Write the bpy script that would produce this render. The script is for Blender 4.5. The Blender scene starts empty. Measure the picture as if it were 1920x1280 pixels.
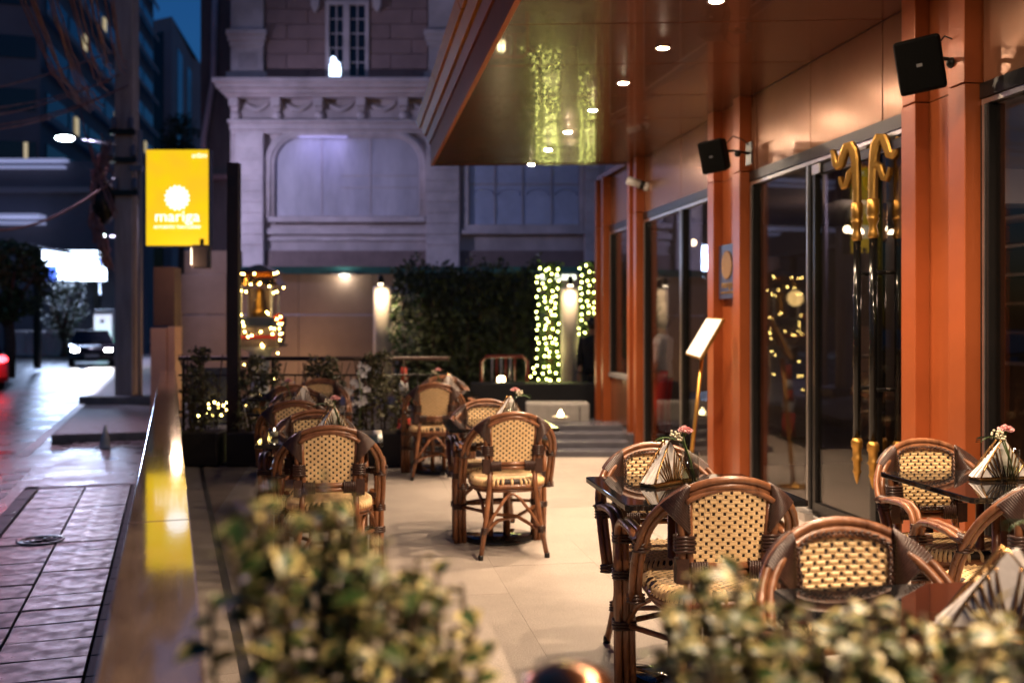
import bpy, math, random
from mathutils import Vector, Matrix, noise
R = random.Random(7)
rad = math.radians
sc = bpy.context.scene
C = sc.collection

# ---------------------------------------------------------------- camera
H = 1.39
FP = 1900.0                       # focal length in pixels of the 1920 px wide photograph
cam_d = bpy.data.cameras.new('camera'); cam = bpy.data.objects.new('camera', cam_d); C.objects.link(cam)
cam.location = (0, 0, H); cam.rotation_euler = (rad(90), 0, 0)
cam_d.sensor_width = 36.0; cam_d.lens = 36.0*FP/1920.0
cam_d.shift_y = -30/1920.0
cam_d.clip_start = 0.05; cam_d.clip_end = 2000
cam_d.dof.use_dof = True; cam_d.dof.focus_distance = 4.1; cam_d.dof.aperture_fstop = 1.95
sc.camera = cam

# ---------------------------------------------------------------- dusk sky
w = bpy.data.worlds.new('World'); sc.world = w; w.use_nodes = True
nt = w.node_tree; bg = nt.nodes['Background']
sky = nt.nodes.new('ShaderNodeTexSky'); sky.sky_type = 'NISHITA'; sky.sun_disc = False
sky.sun_elevation = rad(1.4); sky.sun_rotation = rad(150); sky.air_density = 1.0; sky.dust_density = 0.3; sky.ozone_density = 5.2
nt.links.new(sky.outputs[0], bg.inputs[0]); bg.inputs[1].default_value = 0.15
sun_d = bpy.data.lights.new('dusk_sun', 'SUN'); sun_d.energy = 0.004; sun_d.angle = rad(20); sun_d.color = (0.6, 0.6, 1.0)
sun = bpy.data.objects.new('dusk_sun', sun_d); C.objects.link(sun)
sun.rotation_euler = (rad(70), 0, rad(-150)); sun.location = (0, -5, 30)

sc.view_settings.view_transform = 'Standard'; sc.view_settings.look = 'None'
sc.view_settings.exposure = 0.3; sc.view_settings.gamma = 1.0; sc.view_settings.use_curve_mapping = False
sc.render.engine = 'CYCLES'
cy = sc.cycles
cy.use_denoising = True
try: cy.denoiser = 'OPENIMAGEDENOISE'
except Exception: pass
cy.max_bounces = 7; cy.diffuse_bounces = 3; cy.glossy_bounces = 4; cy.transmission_bounces = 6; cy.transparent_max_bounces = 32
cy.sample_clamp_indirect = 3.0; cy.sample_clamp_direct = 0.0; cy.caustics_reflective = False; cy.caustics_refractive = False
cy.use_light_tree = True

# ---------------------------------------------------------------- frames of reference
TF = math.atan(305/FP)            # the restaurant front runs this much off the view axis
TS = math.atan(640/FP)            # the street and the parapet run this much off it
def F(D, t, z=0.0): return Vector((D*math.cos(TF)-t*math.sin(TF), D*math.sin(TF)+t*math.cos(TF), z))
def S(D, t, z=0.0): return Vector((D*math.cos(TS)-t*math.sin(TS), D*math.sin(TS)+t*math.cos(TS), z))
def at(x, y, d): return Vector(((x-960)*d/FP, d, H+(610-y)*d/FP))
def onz(x, y, z=0.0):
    d = FP*(H-z)/(y-610); return Vector(((x-960)*d/FP, d, z))
def tF(x, D):
    k = (x-960)/FP; return D*(math.cos(TF)-k*math.sin(TF))/(math.sin(TF)+k*math.cos(TF))

# ---------------------------------------------------------------- mesh builder
class MB:
    def __init__(s, off=(0, 0, 0)):
        s.v = []; s.f = []; s.m = []; s.s = []; s.off = Vector(off)
    def add(s, vs, fs, mat=0, smooth=False, M=None):
        b = len(s.v)
        for p in vs:
            p = Vector(p)
            if M is not None: p = M @ p
            s.v.append(p + s.off)
        for f in fs:
            s.f.append([b+i for i in f]); s.m.append(mat); s.s.append(smooth)
        return s
    def box(s, x0, x1, y0, y1, z0, z1, mat=0, M=None):
        vs = [(x0,y0,z0),(x1,y0,z0),(x1,y1,z0),(x0,y1,z0),(x0,y0,z1),(x1,y0,z1),(x1,y1,z1),(x0,y1,z1)]
        return s.add(vs, [(3,2,1,0),(4,5,6,7),(0,1,5,4),(1,2,6,5),(2,3,7,6),(3,0,4,7)], mat, False, M)
    def cbox(s, c, sz, mat=0, M=None):
        return s.box(c[0]-sz[0]/2, c[0]+sz[0]/2, c[1]-sz[1]/2, c[1]+sz[1]/2, c[2]-sz[2]/2, c[2]+sz[2]/2, mat, M)
    def hexa(s, bot, top, mat=0):
        n = len(bot); vs = list(bot)+list(top)
        fs = [tuple(range(n-1, -1, -1)), tuple(range(n, 2*n))]+[(i, (i+1) % n, n+(i+1) % n, n+i) for i in range(n)]
        return s.add(vs, fs, mat)
    def prism(s, poly, y0, y1, mat=0, M=None, smooth=False):       # polygon in x,z pushed along y
        n = len(poly); vs = [(p[0], y0, p[1]) for p in poly]+[(p[0], y1, p[1]) for p in poly]
        s.add(vs, [tuple(range(n)), tuple(range(2*n-1, n-1, -1))], mat, False, M)
        return s.add(vs, [(i, n+i, n+(i+1) % n, (i+1) % n) for i in range(n)], mat, smooth, M)
    def tube(s, path, r, n=8, closed=False, mat=0, M=None):
        P = [Vector(p) for p in path]; k = len(P)
        if not hasattr(r, '__len__'): r = [r]*k
        T = []
        for i in range(k):
            a = P[(i-1) % k] if (closed or i > 0) else P[i]; b = P[(i+1) % k] if (closed or i < k-1) else P[i]
            d = b-a; T.append(d.normalized() if d.length > 1e-9 else Vector((0, 0, 1)))
        u = T[0].orthogonal().normalized(); vs = []
        for i in range(k):
            u = (u - T[i]*u.dot(T[i]))
            u = u.normalized() if u.length > 1e-6 else T[i].orthogonal().normalized()
            v = T[i].cross(u)
            for j in range(n):
                a = 2*math.pi*j/n; vs.append(P[i]+(u*math.cos(a)+v*math.sin(a))*r[i])
        fs = []
        for i in range(k if closed else k-1):
            i2 = (i+1) % k
            for j in range(n): fs.append((i*n+j, i*n+(j+1) % n, i2*n+(j+1) % n, i2*n+j))
        s.add(vs, fs, mat, True, M)
        if not closed:
            b = len(s.v)-len(vs)
            for idx, rev in ((0, True), (k-1, False)):
                f = [b+idx*n+j for j in range(n)]
                s.f.append(f[::-1] if rev else f); s.m.append(mat); s.s.append(False)
        return s
    def lathe(s, prof, c=(0, 0, 0), n=16, mat=0, M=None, smooth=True):
        vs = []; fs = []; k = len(prof)
        for (r, z) in prof:
            for j in range(n):
                a = 2*math.pi*j/n; vs.append((c[0]+r*math.cos(a), c[1]+r*math.sin(a), c[2]+z))
        for i in range(k-1):
            for j in range(n): fs.append((i*n+j, i*n+(j+1) % n, (i+1)*n+(j+1) % n, (i+1)*n+j))
        s.add(vs, fs, mat, smooth, M); b = len(s.v)-len(vs)
        if prof[0][0] > 1e-5: s.f.append([b+j for j in range(n)][::-1]); s.m.append(mat); s.s.append(False)
        if prof[-1][0] > 1e-5: s.f.append([b+(k-1)*n+j for j in range(n)]); s.m.append(mat); s.s.append(False)
        return s
    def ball(s, c, r, n=10, k=6, mat=0, sc_=(1, 1, 1), M=None):
        prof = [(r*math.sin(math.pi*i/k), -r*math.cos(math.pi*i/k)) for i in range(k+1)]
        vs = []; fs = []
        for (q, z) in prof:
            for j in range(n):
                a = 2*math.pi*j/n; vs.append((c[0]+q*math.cos(a)*sc_[0], c[1]+q*math.sin(a)*sc_[1], c[2]+z*sc_[2]))
        for i in range(k):
            for j in range(n): fs.append((i*n+j, i*n+(j+1) % n, (i+1)*n+(j+1) % n, (i+1)*n+j))
        return s.add(vs, fs, mat, True, M)
    def build(s, name, mats, parent=None, loc=None, rz=None, bev=0.0, kind=None, seg=2):
        me = bpy.data.meshes.new(name)
        me.from_pydata([tuple(p) for p in s.v], [], s.f)
        for m in (mats if isinstance(mats, (list, tuple)) else [mats]): me.materials.append(m)
        me.polygons.foreach_set('material_index', s.m); me.polygons.foreach_set('use_smooth', s.s); me.update()
        return link(name, me, parent, loc, rz, bev, kind, seg)

def link(name, me, parent=None, loc=None, rz=None, bev=0.0, kind=None, seg=2):
    o = bpy.data.objects.new(name, me); C.objects.link(o)
    if parent is not None: o.parent = parent
    if loc is not None: o.location = loc
    if rz is not None: o.rotation_euler = (0, 0, rz)
    if bev > 0:
        b = o.modifiers.new('bevel', 'BEVEL'); b.width = bev; b.segments = seg; b.limit_method = 'ANGLE'; b.angle_limit = rad(40)
    if kind: o['kind'] = kind
    return o
def tag(o, label, cat, group=None):
    o['label'] = label; o['category'] = cat
    if group: o['group'] = group
    return o
def T(name, label, cat, loc=(0, 0, 0), rz=0.0, group=None):
    o = bpy.data.objects.new(name, None); C.objects.link(o); o.location = loc; o.rotation_euler = (0, 0, rz)
    o.empty_display_size = 0.1
    return tag(o, label, cat, group)
def kids(o): return KID.get(o.name, [])
def copy_tree(o, parent=None):
    c = o.copy(); C.objects.link(c)
    if parent is not None: c.parent = parent
    for ch in list(o.children): copy_tree(ch, c)
    return c
def dup(o, loc, rz, label, group=None):
    c = copy_tree(o); c.location = loc; c.rotation_euler = (0, 0, rz); c['label'] = label
    if group: c['group'] = group
    return c
def struct(mb, name, mats, **k): return mb.build(name, mats, kind='structure', **k)
def lamp(name, kind, loc, energy, color, parent=None, size=0.03, spot=None, blend=0.5, direction=None):
    d = bpy.data.lights.new(name, kind); d.energy = energy; d.color = color
    if kind in ('POINT', 'SPOT'): d.shadow_soft_size = size
    if kind == 'SPOT': d.spot_size = spot; d.spot_blend = blend
    if kind == 'AREA': d.size = size
    o = bpy.data.objects.new(name, d); C.objects.link(o); o.location = loc
    if direction is not None: o.rotation_euler = Vector(direction).to_track_quat('-Z', 'Y').to_euler()
    if parent is not None: o.parent = parent
    return o

# ---------------------------------------------------------------- materials
def _mat(name):
    m = bpy.data.materials.new(name); m.use_nodes = True; n = m.node_tree.nodes
    return m, m.node_tree, n['Principled BSDF']
def pm(name, c1, c2=None, rough=0.5, metal=0.0, scale=6.0, bump=0.0, bscale=60.0, rvar=0.0, stretch=(1, 1, 1), detail=4.0, spec=0.5, coat=0.0, orand=0.0, stain=0.0, sscale=0.9):
    m, t, b = _mat(name)
    b.inputs['Base Color'].default_value = (*c1, 1); b.inputs['Roughness'].default_value = rough; b.inputs['Metallic'].default_value = metal
    b.inputs['Specular IOR Level'].default_value = spec
    if coat: b.inputs['Coat Weight'].default_value = coat; b.inputs['Coat Roughness'].default_value = 0.08
    tc = t.nodes.new('ShaderNodeTexCoord'); mp = t.nodes.new('ShaderNodeMapping'); mp.inputs['Scale'].default_value = stretch
    t.links.new(tc.outputs['Object'], mp.inputs[0])
    nz = t.nodes.new('ShaderNodeTexNoise'); nz.inputs['Scale'].default_value = scale; nz.inputs['Detail'].default_value = detail
    nz.inputs['Roughness'].default_value = 0.6
    t.links.new(mp.outputs[0], nz.inputs['Vector'])
    if c2 is None: c2 = tuple(x*0.78 for x in c1)
    rp = t.nodes.new('ShaderNodeValToRGB'); rp.color_ramp.elements[0].position = 0.35; rp.color_ramp.elements[1].position = 0.68
    rp.color_ramp.elements[0].color = (*c2, 1); rp.color_ramp.elements[1].color = (*c1, 1)
    t.links.new(nz.outputs[0], rp.inputs[0]); t.links.new(rp.outputs[0], b.inputs['Base Color'])
    last = rp.outputs[0]
    def mul(val):
        nonlocal last
        mm = t.nodes.new('ShaderNodeMix'); mm.data_type = 'RGBA'; mm.blend_type = 'MULTIPLY'; mm.inputs[0].default_value = 1.0
        t.links.new(last, mm.inputs[6]); t.links.new(val, mm.inputs[7]); last = mm.outputs[2]; t.links.new(last, b.inputs['Base Color'])
    if orand:
        oi = t.nodes.new('ShaderNodeObjectInfo'); mo = t.nodes.new('ShaderNodeMapRange'); mo.inputs[3].default_value = 1-orand; mo.inputs[4].default_value = 1+orand
        t.links.new(oi.outputs['Random'], mo.inputs[0]); mul(mo.outputs[0])
    if stain:
        n3 = t.nodes.new('ShaderNodeTexNoise'); n3.inputs['Scale'].default_value = sscale; n3.inputs['Detail'].default_value = 7; n3.inputs['Roughness'].default_value = 0.65
        t.links.new(mp.outputs[0], n3.inputs['Vector']); ms_ = t.nodes.new('ShaderNodeMapRange'); ms_.inputs[1].default_value = 0.38; ms_.inputs[2].default_value = 0.58
        ms_.inputs[3].default_value = 1-stain; ms_.inputs[4].default_value = 1.0; t.links.new(n3.outputs[0], ms_.inputs[0]); mul(ms_.outputs[0])
    if rvar:
        mr = t.nodes.new('ShaderNodeMapRange'); mr.inputs[3].default_value = max(0.02, rough-rvar); mr.inputs[4].default_value = min(1, rough+rvar)
        mr.inputs[1].default_value = 0.3; mr.inputs[2].default_value = 0.7
        t.links.new(nz.outputs[0], mr.inputs[0]); t.links.new(mr.outputs[0], b.inputs['Roughness'])
    if bump:
        n2 = t.nodes.new('ShaderNodeTexNoise'); n2.inputs['Scale'].default_value = bscale; n2.inputs['Detail'].default_value = 3
        t.links.new(mp.outputs[0], n2.inputs['Vector'])
        bp = t.nodes.new('ShaderNodeBump'); bp.inputs['Strength'].default_value = bump; bp.inputs['Distance'].default_value = 0.01
        t.links.new(n2.outputs[0], bp.inputs['Height']); t.links.new(bp.outputs[0], b.inputs['Normal'])
    return m
def em(name, col, s, back=(0.8, 0.8, 0.8), sample=False):
    m, t, b = _mat(name)
    b.inputs['Base Color'].default_value = (*back, 1); b.inputs['Emission Color'].default_value = (*col, 1); b.inputs['Emission Strength'].default_value = s
    m.cycles.emission_sampling = 'AUTO' if sample else 'NONE'
    return m
def glass_thin(name, tint=(0.85, 0.85, 0.85), ior=1.5):
    m, t, b = _mat(name); t.nodes.remove(b); out = t.nodes['Material Output']
    tr = t.nodes.new('ShaderNodeBsdfTransparent'); tr.inputs[0].default_value = (*tint, 1)
    gl = t.nodes.new('ShaderNodeBsdfGlossy'); gl.inputs['Roughness'].default_value = 0.0
    fr = t.nodes.new('ShaderNodeFresnel'); fr.inputs[0].default_value = ior
    mx = t.nodes.new('ShaderNodeMixShader')
    ge = t.nodes.new('ShaderNodeNewGeometry'); mr = t.nodes.new('ShaderNodeMapRange'); mr.inputs[3].default_value = ior; mr.inputs[4].default_value = 1.0/ior
    t.links.new(ge.outputs['Backfacing'], mr.inputs[0]); t.links.new(mr.outputs[0], fr.inputs[0])
    t.links.new(fr.outputs[0], mx.inputs[0]); t.links.new(tr.outputs[0], mx.inputs[1]); t.links.new(gl.outputs[0], mx.inputs[2]); t.links.new(mx.outputs[0], out.inputs[0])
    return m

WARM = (1.0, 0.70, 0.465); COOL = (0.62, 0.66, 1.0); VIOLET = (0.68, 0.63, 1.0)
M = {}
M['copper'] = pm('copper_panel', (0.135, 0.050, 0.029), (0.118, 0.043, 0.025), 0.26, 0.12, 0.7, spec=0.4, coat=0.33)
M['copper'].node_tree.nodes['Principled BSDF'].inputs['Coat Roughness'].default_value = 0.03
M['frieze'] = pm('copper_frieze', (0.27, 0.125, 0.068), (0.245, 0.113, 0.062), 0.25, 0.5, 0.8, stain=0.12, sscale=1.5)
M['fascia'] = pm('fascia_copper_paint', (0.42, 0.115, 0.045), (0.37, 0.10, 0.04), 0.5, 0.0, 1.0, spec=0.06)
M['lacquer'] = pm('black_lacquer', (0.005, 0.005, 0.005), None, 0.10, 0.0, 8, spec=0.3)
M['bronze'] = pm('bronze_emblem', (0.30, 0.17, 0.07), None, 0.5, 0.2, 20)
M['orange'] = pm('orange_pillar_paint', (0.345, 0.085, 0.024), (0.31, 0.075, 0.021), 0.33, 0.25, 1.4, stain=0.15, sscale=1.3)
M['goldtrim'] = pm('gold_gutter', (0.60, 0.21, 0.022), (0.50, 0.17, 0.018), 0.5, 0.0, 2.0, spec=0.06)
M['blackmetal'] = pm('black_metal', (0.010, 0.009, 0.009), (0.007, 0.007, 0.007), 0.30, 0.0, 8, 0.0, spec=0.3)
M['alu'] = pm('grey_aluminium', (0.55, 0.52, 0.50), None, 0.3, 0.9, 4)
M['steelpost'] = pm('brown_steel', (0.045, 0.022, 0.016), (0.03, 0.016, 0.012), 0.45, 0.3, 5)
M['glass'] = glass_thin('window_glass', (0.90, 0.88, 0.86), 1.42)
M['gold'] = pm('gold_lacquer', (0.56, 0.31, 0.075), (0.42, 0.22, 0.045), 0.36, 0.85, 10, 0.05, 30)
M['rattan'] = pm('brown_rattan_tube', (0.29, 0.122, 0.054), (0.13, 0.050, 0.022), 0.32, 0.0, 22, 0.03, 90, 0.06, (1, 1, 0.35), 4.0, 0.45, 0.15)
M['binding'] = pm('dark_rattan_binding', (0.060, 0.028, 0.020), (0.035, 0.016, 0.012), 0.34, 0.0, 60, 0.1, 200)
M['weave'] = pm('tan_weave', (0.86, 0.63, 0.34), (0.77, 0.52, 0.245), 0.42, 0.0, 45, 0.12, 300, 0.05)
M['weavedark'] = pm('dark_weave', (0.022, 0.010, 0.007), None, 0.6)
M['tabletop'] = pm('black_glass_top', (0.008, 0.008, 0.009), (0.006, 0.006, 0.006), 0.035, 0.0, 4)
M['napkin'] = pm('white_napkin', (0.80, 0.76, 0.72), (0.72, 0.68, 0.64), 0.85, 0, 30, 0.1, 80)
M['holder'] = pm('gold_napkin_holder', (0.50, 0.28, 0.10), (0.36, 0.19, 0.07), 0.22, 0.9, 12)
M['pink'] = pm('pink_petal', (0.86, 0.50, 0.48), (0.74, 0.34, 0.35), 0.6, 0, 40)
M['cream'] = pm('cream_petal', (0.74, 0.66, 0.48), None, 0.6, 0, 40)
M['leaf'] = pm('dark_green_leaf', (0.040, 0.085, 0.018), (0.022, 0.050, 0.012), 0.38, 0, 14)
M['leafmargin'] = pm('cream_leaf_margin', (0.70, 0.56, 0.24), (0.48, 0.40, 0.13), 0.42, 0, 14)
M['leafolive'] = pm('olive_leaf', (0.20, 0.20, 0.06), (0.10, 0.12, 0.035), 0.42, 0, 14)
M['stem'] = pm('green_stem', (0.10, 0.15, 0.04), None, 0.5)
M['twig'] = pm('brown_twig', (0.08, 0.05, 0.025), None, 0.8)
M['water'] = glass_thin('vase_water', (0.75, 0.78, 0.70), 1.33)
M['vase'] = glass_thin('vase_glass', (0.93, 0.94, 0.92), 1.5)
M['tile'] = pm('granite_tile', (0.445, 0.39, 0.34), (0.20, 0.175, 0.15), 0.52, 0, 150, 0.16, 300, 0.05, (1, 1, 1), 6, orand=0.05, stain=0.22, sscale=1.1)
M['grout'] = pm('tile_grout', (0.26, 0.21, 0.17), None, 0.8)
M['darkchannel'] = pm('dark_floor_inlay', (0.035, 0.032, 0.03), None, 0.4)
M['cap'] = pm('parapet_cap_stone', (0.20, 0.14, 0.095), (0.10, 0.065, 0.045), 0.035, 0, 7, 0.012, 60, 0.03, (1, 0.35, 1), 8, 1.0, 0.9, stain=0.3, sscale=3)
M['parapetwall'] = pm('parapet_render', (0.16, 0.11, 0.085), None, 0.7, 0, 5, 0.1, 80)
M['paving'] = pm('pavement_slab', (0.085, 0.062, 0.064), (0.036, 0.026, 0.028), 0.40, 0, 9, 0.14, 240, 0.18, (1, 1, 1), 8, spec=0.4, orand=0.25, stain=0.45, sscale=2.0)
M['pavejoint'] = pm('pavement_joint', (0.03, 0.025, 0.024), None, 0.8)
M['asphalt'] = pm('wet_asphalt', (0.055, 0.050, 0.052), (0.035, 0.032, 0.034), 0.34, 0, 2.2, 0.25, 110, 0.15, (1, 1, 1), 8, stain=0.35, sscale=0.5)
M['roadpaint'] = pm('road_paint', (0.72, 0.70, 0.68), (0.5, 0.48, 0.46), 0.5, 0, 12)
M['kerb'] = pm('kerb_concrete', (0.22, 0.19, 0.18), (0.14, 0.12, 0.115), 0.6, 0, 6, 0.2, 60)
M['concrete'] = pm('pole_concrete', (0.46, 0.37, 0.34), (0.30, 0.24, 0.22), 0.8, 0, 3, 0.15, 40, 0, (2, 2, 0.3))
M['insul'] = pm('grey_porcelain', (0.16, 0.15, 0.19), None, 0.3)
M['wire'] = pm('cable_sheath', (0.34, 0.19, 0.18), (0.2, 0.11, 0.11), 0.75, spec=0.2)
M['stucco'] = pm('pale_stucco', (0.58, 0.50, 0.50), (0.50, 0.43, 0.43), 0.75, 0, 1.2, 0.12, 30, 0, (1, 1, 0.5), 6, stain=0.28, sscale=0.6)
M['stuccolight'] = pm('white_stucco', (0.66, 0.58, 0.58), (0.58, 0.51, 0.51), 0.7, 0, 1.6, 0.1, 30, stain=0.25, sscale=0.8)
M['rustic'] = pm('brown_stone_block', (0.32, 0.215, 0.20), (0.26, 0.175, 0.165), 0.8, 0, 2.5, 0.2, 40, orand=0.08)
M['panelwhite'] = pm('white_shutter_panel', (0.60, 0.57, 0.62), (0.48, 0.46, 0.52), 0.45, 0, 1.6, 0.05, 6, 0, (1.5, 1, 0.5), 5, stain=0.25, sscale=0.7)
M['blueglass'] = pm('frosted_blue_glass', (0.50, 0.55, 0.70), (0.42, 0.47, 0.62), 0.4, 0, 1.3, stain=0.2)
M['darkpane'] = pm('dark_window_pane', (0.012, 0.012, 0.018), None, 0.08)
M['bandbrown'] = pm('brown_base_band', (0.24, 0.17, 0.16), None, 0.75, 0, 3)
M['wallpanel'] = pm('tan_wall_panel', (0.40, 0.27, 0.20), (0.35, 0.235, 0.175), 0.55, 0, 0.9, 0.03, 10, stain=0.2, sscale=0.7)
M['teal'] = pm('teal_band', (0.03, 0.13, 0.14), None, 0.4)
M['pinkpaint'] = pm('salmon_pillar_paint', (0.72, 0.38, 0.27), (0.66, 0.34, 0.24), 0.6, 0, 2)
M['brownpaint'] = pm('brown_pillar_paint', (0.13, 0.06, 0.045), None, 0.6, 0, 2)
M['darkwall'] = pm('stained_grey_wall', (0.17, 0.15, 0.14), (0.09, 0.08, 0.075), 0.85, 0, 1.5, 0.2, 20, 0, (1, 1, 0.3), 6)
M['tower'] = pm('tower_cladding', (0.16, 0.16, 0.19), (0.13, 0.13, 0.155), 0.7, 0, 0.4)
M['towerlight'] = pm('pale_tower_concrete', (0.34, 0.32, 0.34), (0.29, 0.27, 0.29), 0.7, 0, 0.3)
M['hedge'] = pm('hedge_leaf', (0.060, 0.070, 0.028), (0.03, 0.038, 0.016), 0.5, 0, 6)
M['ivy'] = pm('ivy_leaf', (0.085, 0.150, 0.030), (0.04, 0.085, 0.018), 0.45, 0, 6)
M['treeleaf'] = pm('tree_leaf', (0.06, 0.11, 0.03), (0.03, 0.06, 0.016), 0.5, 0, 2)
M['shrubleaf'] = pm('shrub_leaf', (0.085, 0.075, 0.030), (0.04, 0.045, 0.018), 0.45, 0, 8)
M['bark'] = pm('bark', (0.09, 0.06, 0.04), None, 0.9, 0, 10, 0.3, 30)
M['planter'] = pm('black_planter', (0.018, 0.017, 0.018), (0.012, 0.012, 0.013), 0.5, 0, 5, 0.1, 50)
M['soil'] = pm('soil', (0.04, 0.028, 0.02), None, 0.95, 0, 30, 0.5, 60)
M['column'] = pm('white_lamp_column', (0.72, 0.62, 0.52), (0.66, 0.56, 0.46), 0.6, 0, 2)
M['grey'] = pm('grey_stone', (0.27, 0.255, 0.24), (0.2, 0.19, 0.18), 0.6, 0, 8, 0.1, 60)
M['darkstep'] = pm('dark_step_tile', (0.085, 0.085, 0.105), (0.06, 0.06, 0.075), 0.25, 0, 6)
M['red'] = pm('red_paint', (0.50, 0.03, 0.03), None, 0.3, 0, 5, coat=0.5)
M['orangered'] = pm('orange_plastic', (0.65, 0.07, 0.03), None, 0.4)
M['white'] = pm('white_paint', (0.75, 0.73, 0.72), None, 0.45)
M['carblack'] = pm('dark_car_paint', (0.03, 0.022, 0.03), None, 0.2, 0.3, 5, coat=0.6)
M['tyre'] = pm('tyre_rubber', (0.015, 0.015, 0.015), None, 0.85)
M['carglass'] = pm('car_glass', (0.01, 0.01, 0.012), None, 0.05)
M['chrome'] = pm('chrome', (0.7, 0.7, 0.72), None, 0.12, 1.0)
M['cloth'] = pm('black_cloth', (0.012, 0.012, 0.014), None, 0.8, 0, 20, 0.2, 60)
M['clothwhite'] = pm('white_shirt', (0.45, 0.45, 0.5), None, 0.8)
M['skin'] = pm('skin', (0.38, 0.20, 0.13), None, 0.5)
M['hair'] = pm('black_hair', (0.01, 0.008, 0.008), None, 0.5)
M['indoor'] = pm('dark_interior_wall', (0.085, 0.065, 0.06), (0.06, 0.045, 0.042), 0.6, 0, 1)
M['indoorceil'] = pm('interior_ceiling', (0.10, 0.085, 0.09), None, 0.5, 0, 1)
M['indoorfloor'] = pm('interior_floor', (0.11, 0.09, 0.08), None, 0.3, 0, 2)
M['wood'] = pm('dark_wood', (0.09, 0.045, 0.025), (0.06, 0.03, 0.016), 0.4, 0, 6, 0.1, 40, 0, (1, 8, 1))
M['curtain'] = pm('brown_curtain', (0.11, 0.05, 0.028), (0.075, 0.034, 0.02), 0.7, 0, 3)
M['copperpot'] = pm('polished_copper', (0.55, 0.24, 0.12), None, 0.18, 1.0, 5)
M['signblue'] = pm('dark_blue_plate', (0.035, 0.045, 0.10), (0.02, 0.025, 0.06), 0.35, 0.0, 3)
M['plastic'] = pm('black_plastic', (0.004, 0.0035, 0.0035), None, 0.5, 0, 20, 0.02, 200, spec=0.06)
M['grille'] = pm('speaker_grille', (0.003, 0.003, 0.003), None, 0.7, 0, 300, 0.1, 500, spec=0.04)
M['e_down'] = em('downlight_lens', (1.0, 0.74, 0.50), 1300, sample=True)
M['e_fairy'] = em('fairy_bulb_yellow', (0.96, 1.0, 0.24), 26)
M['e_amber'] = em('fairy_bulb_amber', (1.0, 0.68, 0.18), 55)
M['e_sign'] = em('sign_yellow_face', (1.0, 0.62, 0.005), 0.80, (0.5, 0.35, 0.02), True)
_m = M['e_sign']; _t = _m.node_tree; _b = _t.nodes['Principled BSDF']; _n = _t.nodes.new('ShaderNodeTexNoise'); _n.inputs['Scale'].default_value = 2.6; _n.inputs['Detail'].default_value = 1
_c = _t.nodes.new('ShaderNodeTexCoord'); _r = _t.nodes.new('ShaderNodeValToRGB'); _r.color_ramp.elements[0].position = .38; _r.color_ramp.elements[1].position = .66
_r.color_ramp.elements[0].color = (.94, .64, .004, 1); _r.color_ramp.elements[1].color = (1, .56, .014, 1)
_t.links.new(_c.outputs['Object'], _n.inputs['Vector']); _t.links.new(_n.outputs[0], _r.inputs[0]); _t.links.new(_r.outputs[0], _b.inputs['Emission Color'])
M['e_signw'] = em('sign_white_letter', (1.0, 0.97, 0.92), 1.3)
M['e_street'] = em('street_lamp_led', (0.75, 0.95, 1.0), 60)
M['e_screen'] = em('led_screen', (0.60, 0.75, 1.0), 7, sample=True)
M['e_blue'] = em('blue_led_screen', (0.06, 0.16, 1.0), 2.2)
M['e_strip'] = em('white_light_strip', (0.50, 0.55, 1.0), 0.30)
M['e_strip2'] = em('white_light_tube', (0.95, 1.0, 0.78), 2.2)
M['e_head'] = em('headlamp', (1.0, 0.97, 0.95), 160)
M['e_tail'] = em('tail_lamp', (1.0, 0.03, 0.04), 14)
M['e_green'] = em('green_lamp', (0.1, 1.0, 0.55), 12)
M['e_win'] = em('lit_window', (0.95, 0.75, 0.38), 0.38)
M['e_globe'] = em('warm_globe', (1.0, 0.78, 0.52), 5)
M['e_pot'] = em('glow_lamp', (1.0, 0.80, 0.40), 18)
M['e_glow_shape'] = em('window_glow', (0.55, 0.72, 1.0), 4.5)
M['e_kiosk'] = em('kiosk_panel', (0.72, 0.78, 1.0), 0.9)
M['e_redsign'] = em('red_neon', (1.0, 0.12, 0.10), 0.55)
M['e_whitesign'] = em('white_neon', (0.65, 0.8, 1.0), 0.45)
M['e_yellow'] = em('yellow_indoor_sign', (1.0, 0.7, 0.03), 1.6)
# ================================================================ ground, street
GZ = -0.15      # pavement level
RZ = -0.28      # road level
m = MB(); m.box(-300, 300, -60, 500, RZ-0.3, RZ-0.012); struct(m, 'ground', M['asphalt'])
m = MB(); m.box(-9.0, -1.32, -12, 160, RZ-0.010, RZ)
road = struct(m, 'road', M['asphalt'], rz=TS)
def paint(name, x0, x1, y0, y1, mat):
    q = MB(); q.box(x0, x1, y0, y1, RZ+0.001, RZ+0.004); return q.build(name, mat, road)
for k in range(7): paint('dash_marking', -1.70, -1.54, 9.0+0.62*k, 9.0+0.62*k+0.34, M['roadpaint'])
paint('edge_line', -1.86, -1.72, 14.2, 60, M['roadpaint'])
for k in range(8): paint('centre_line', -5.2, -5.08, 6+6*k, 9+6*k, M['roadpaint'])
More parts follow.
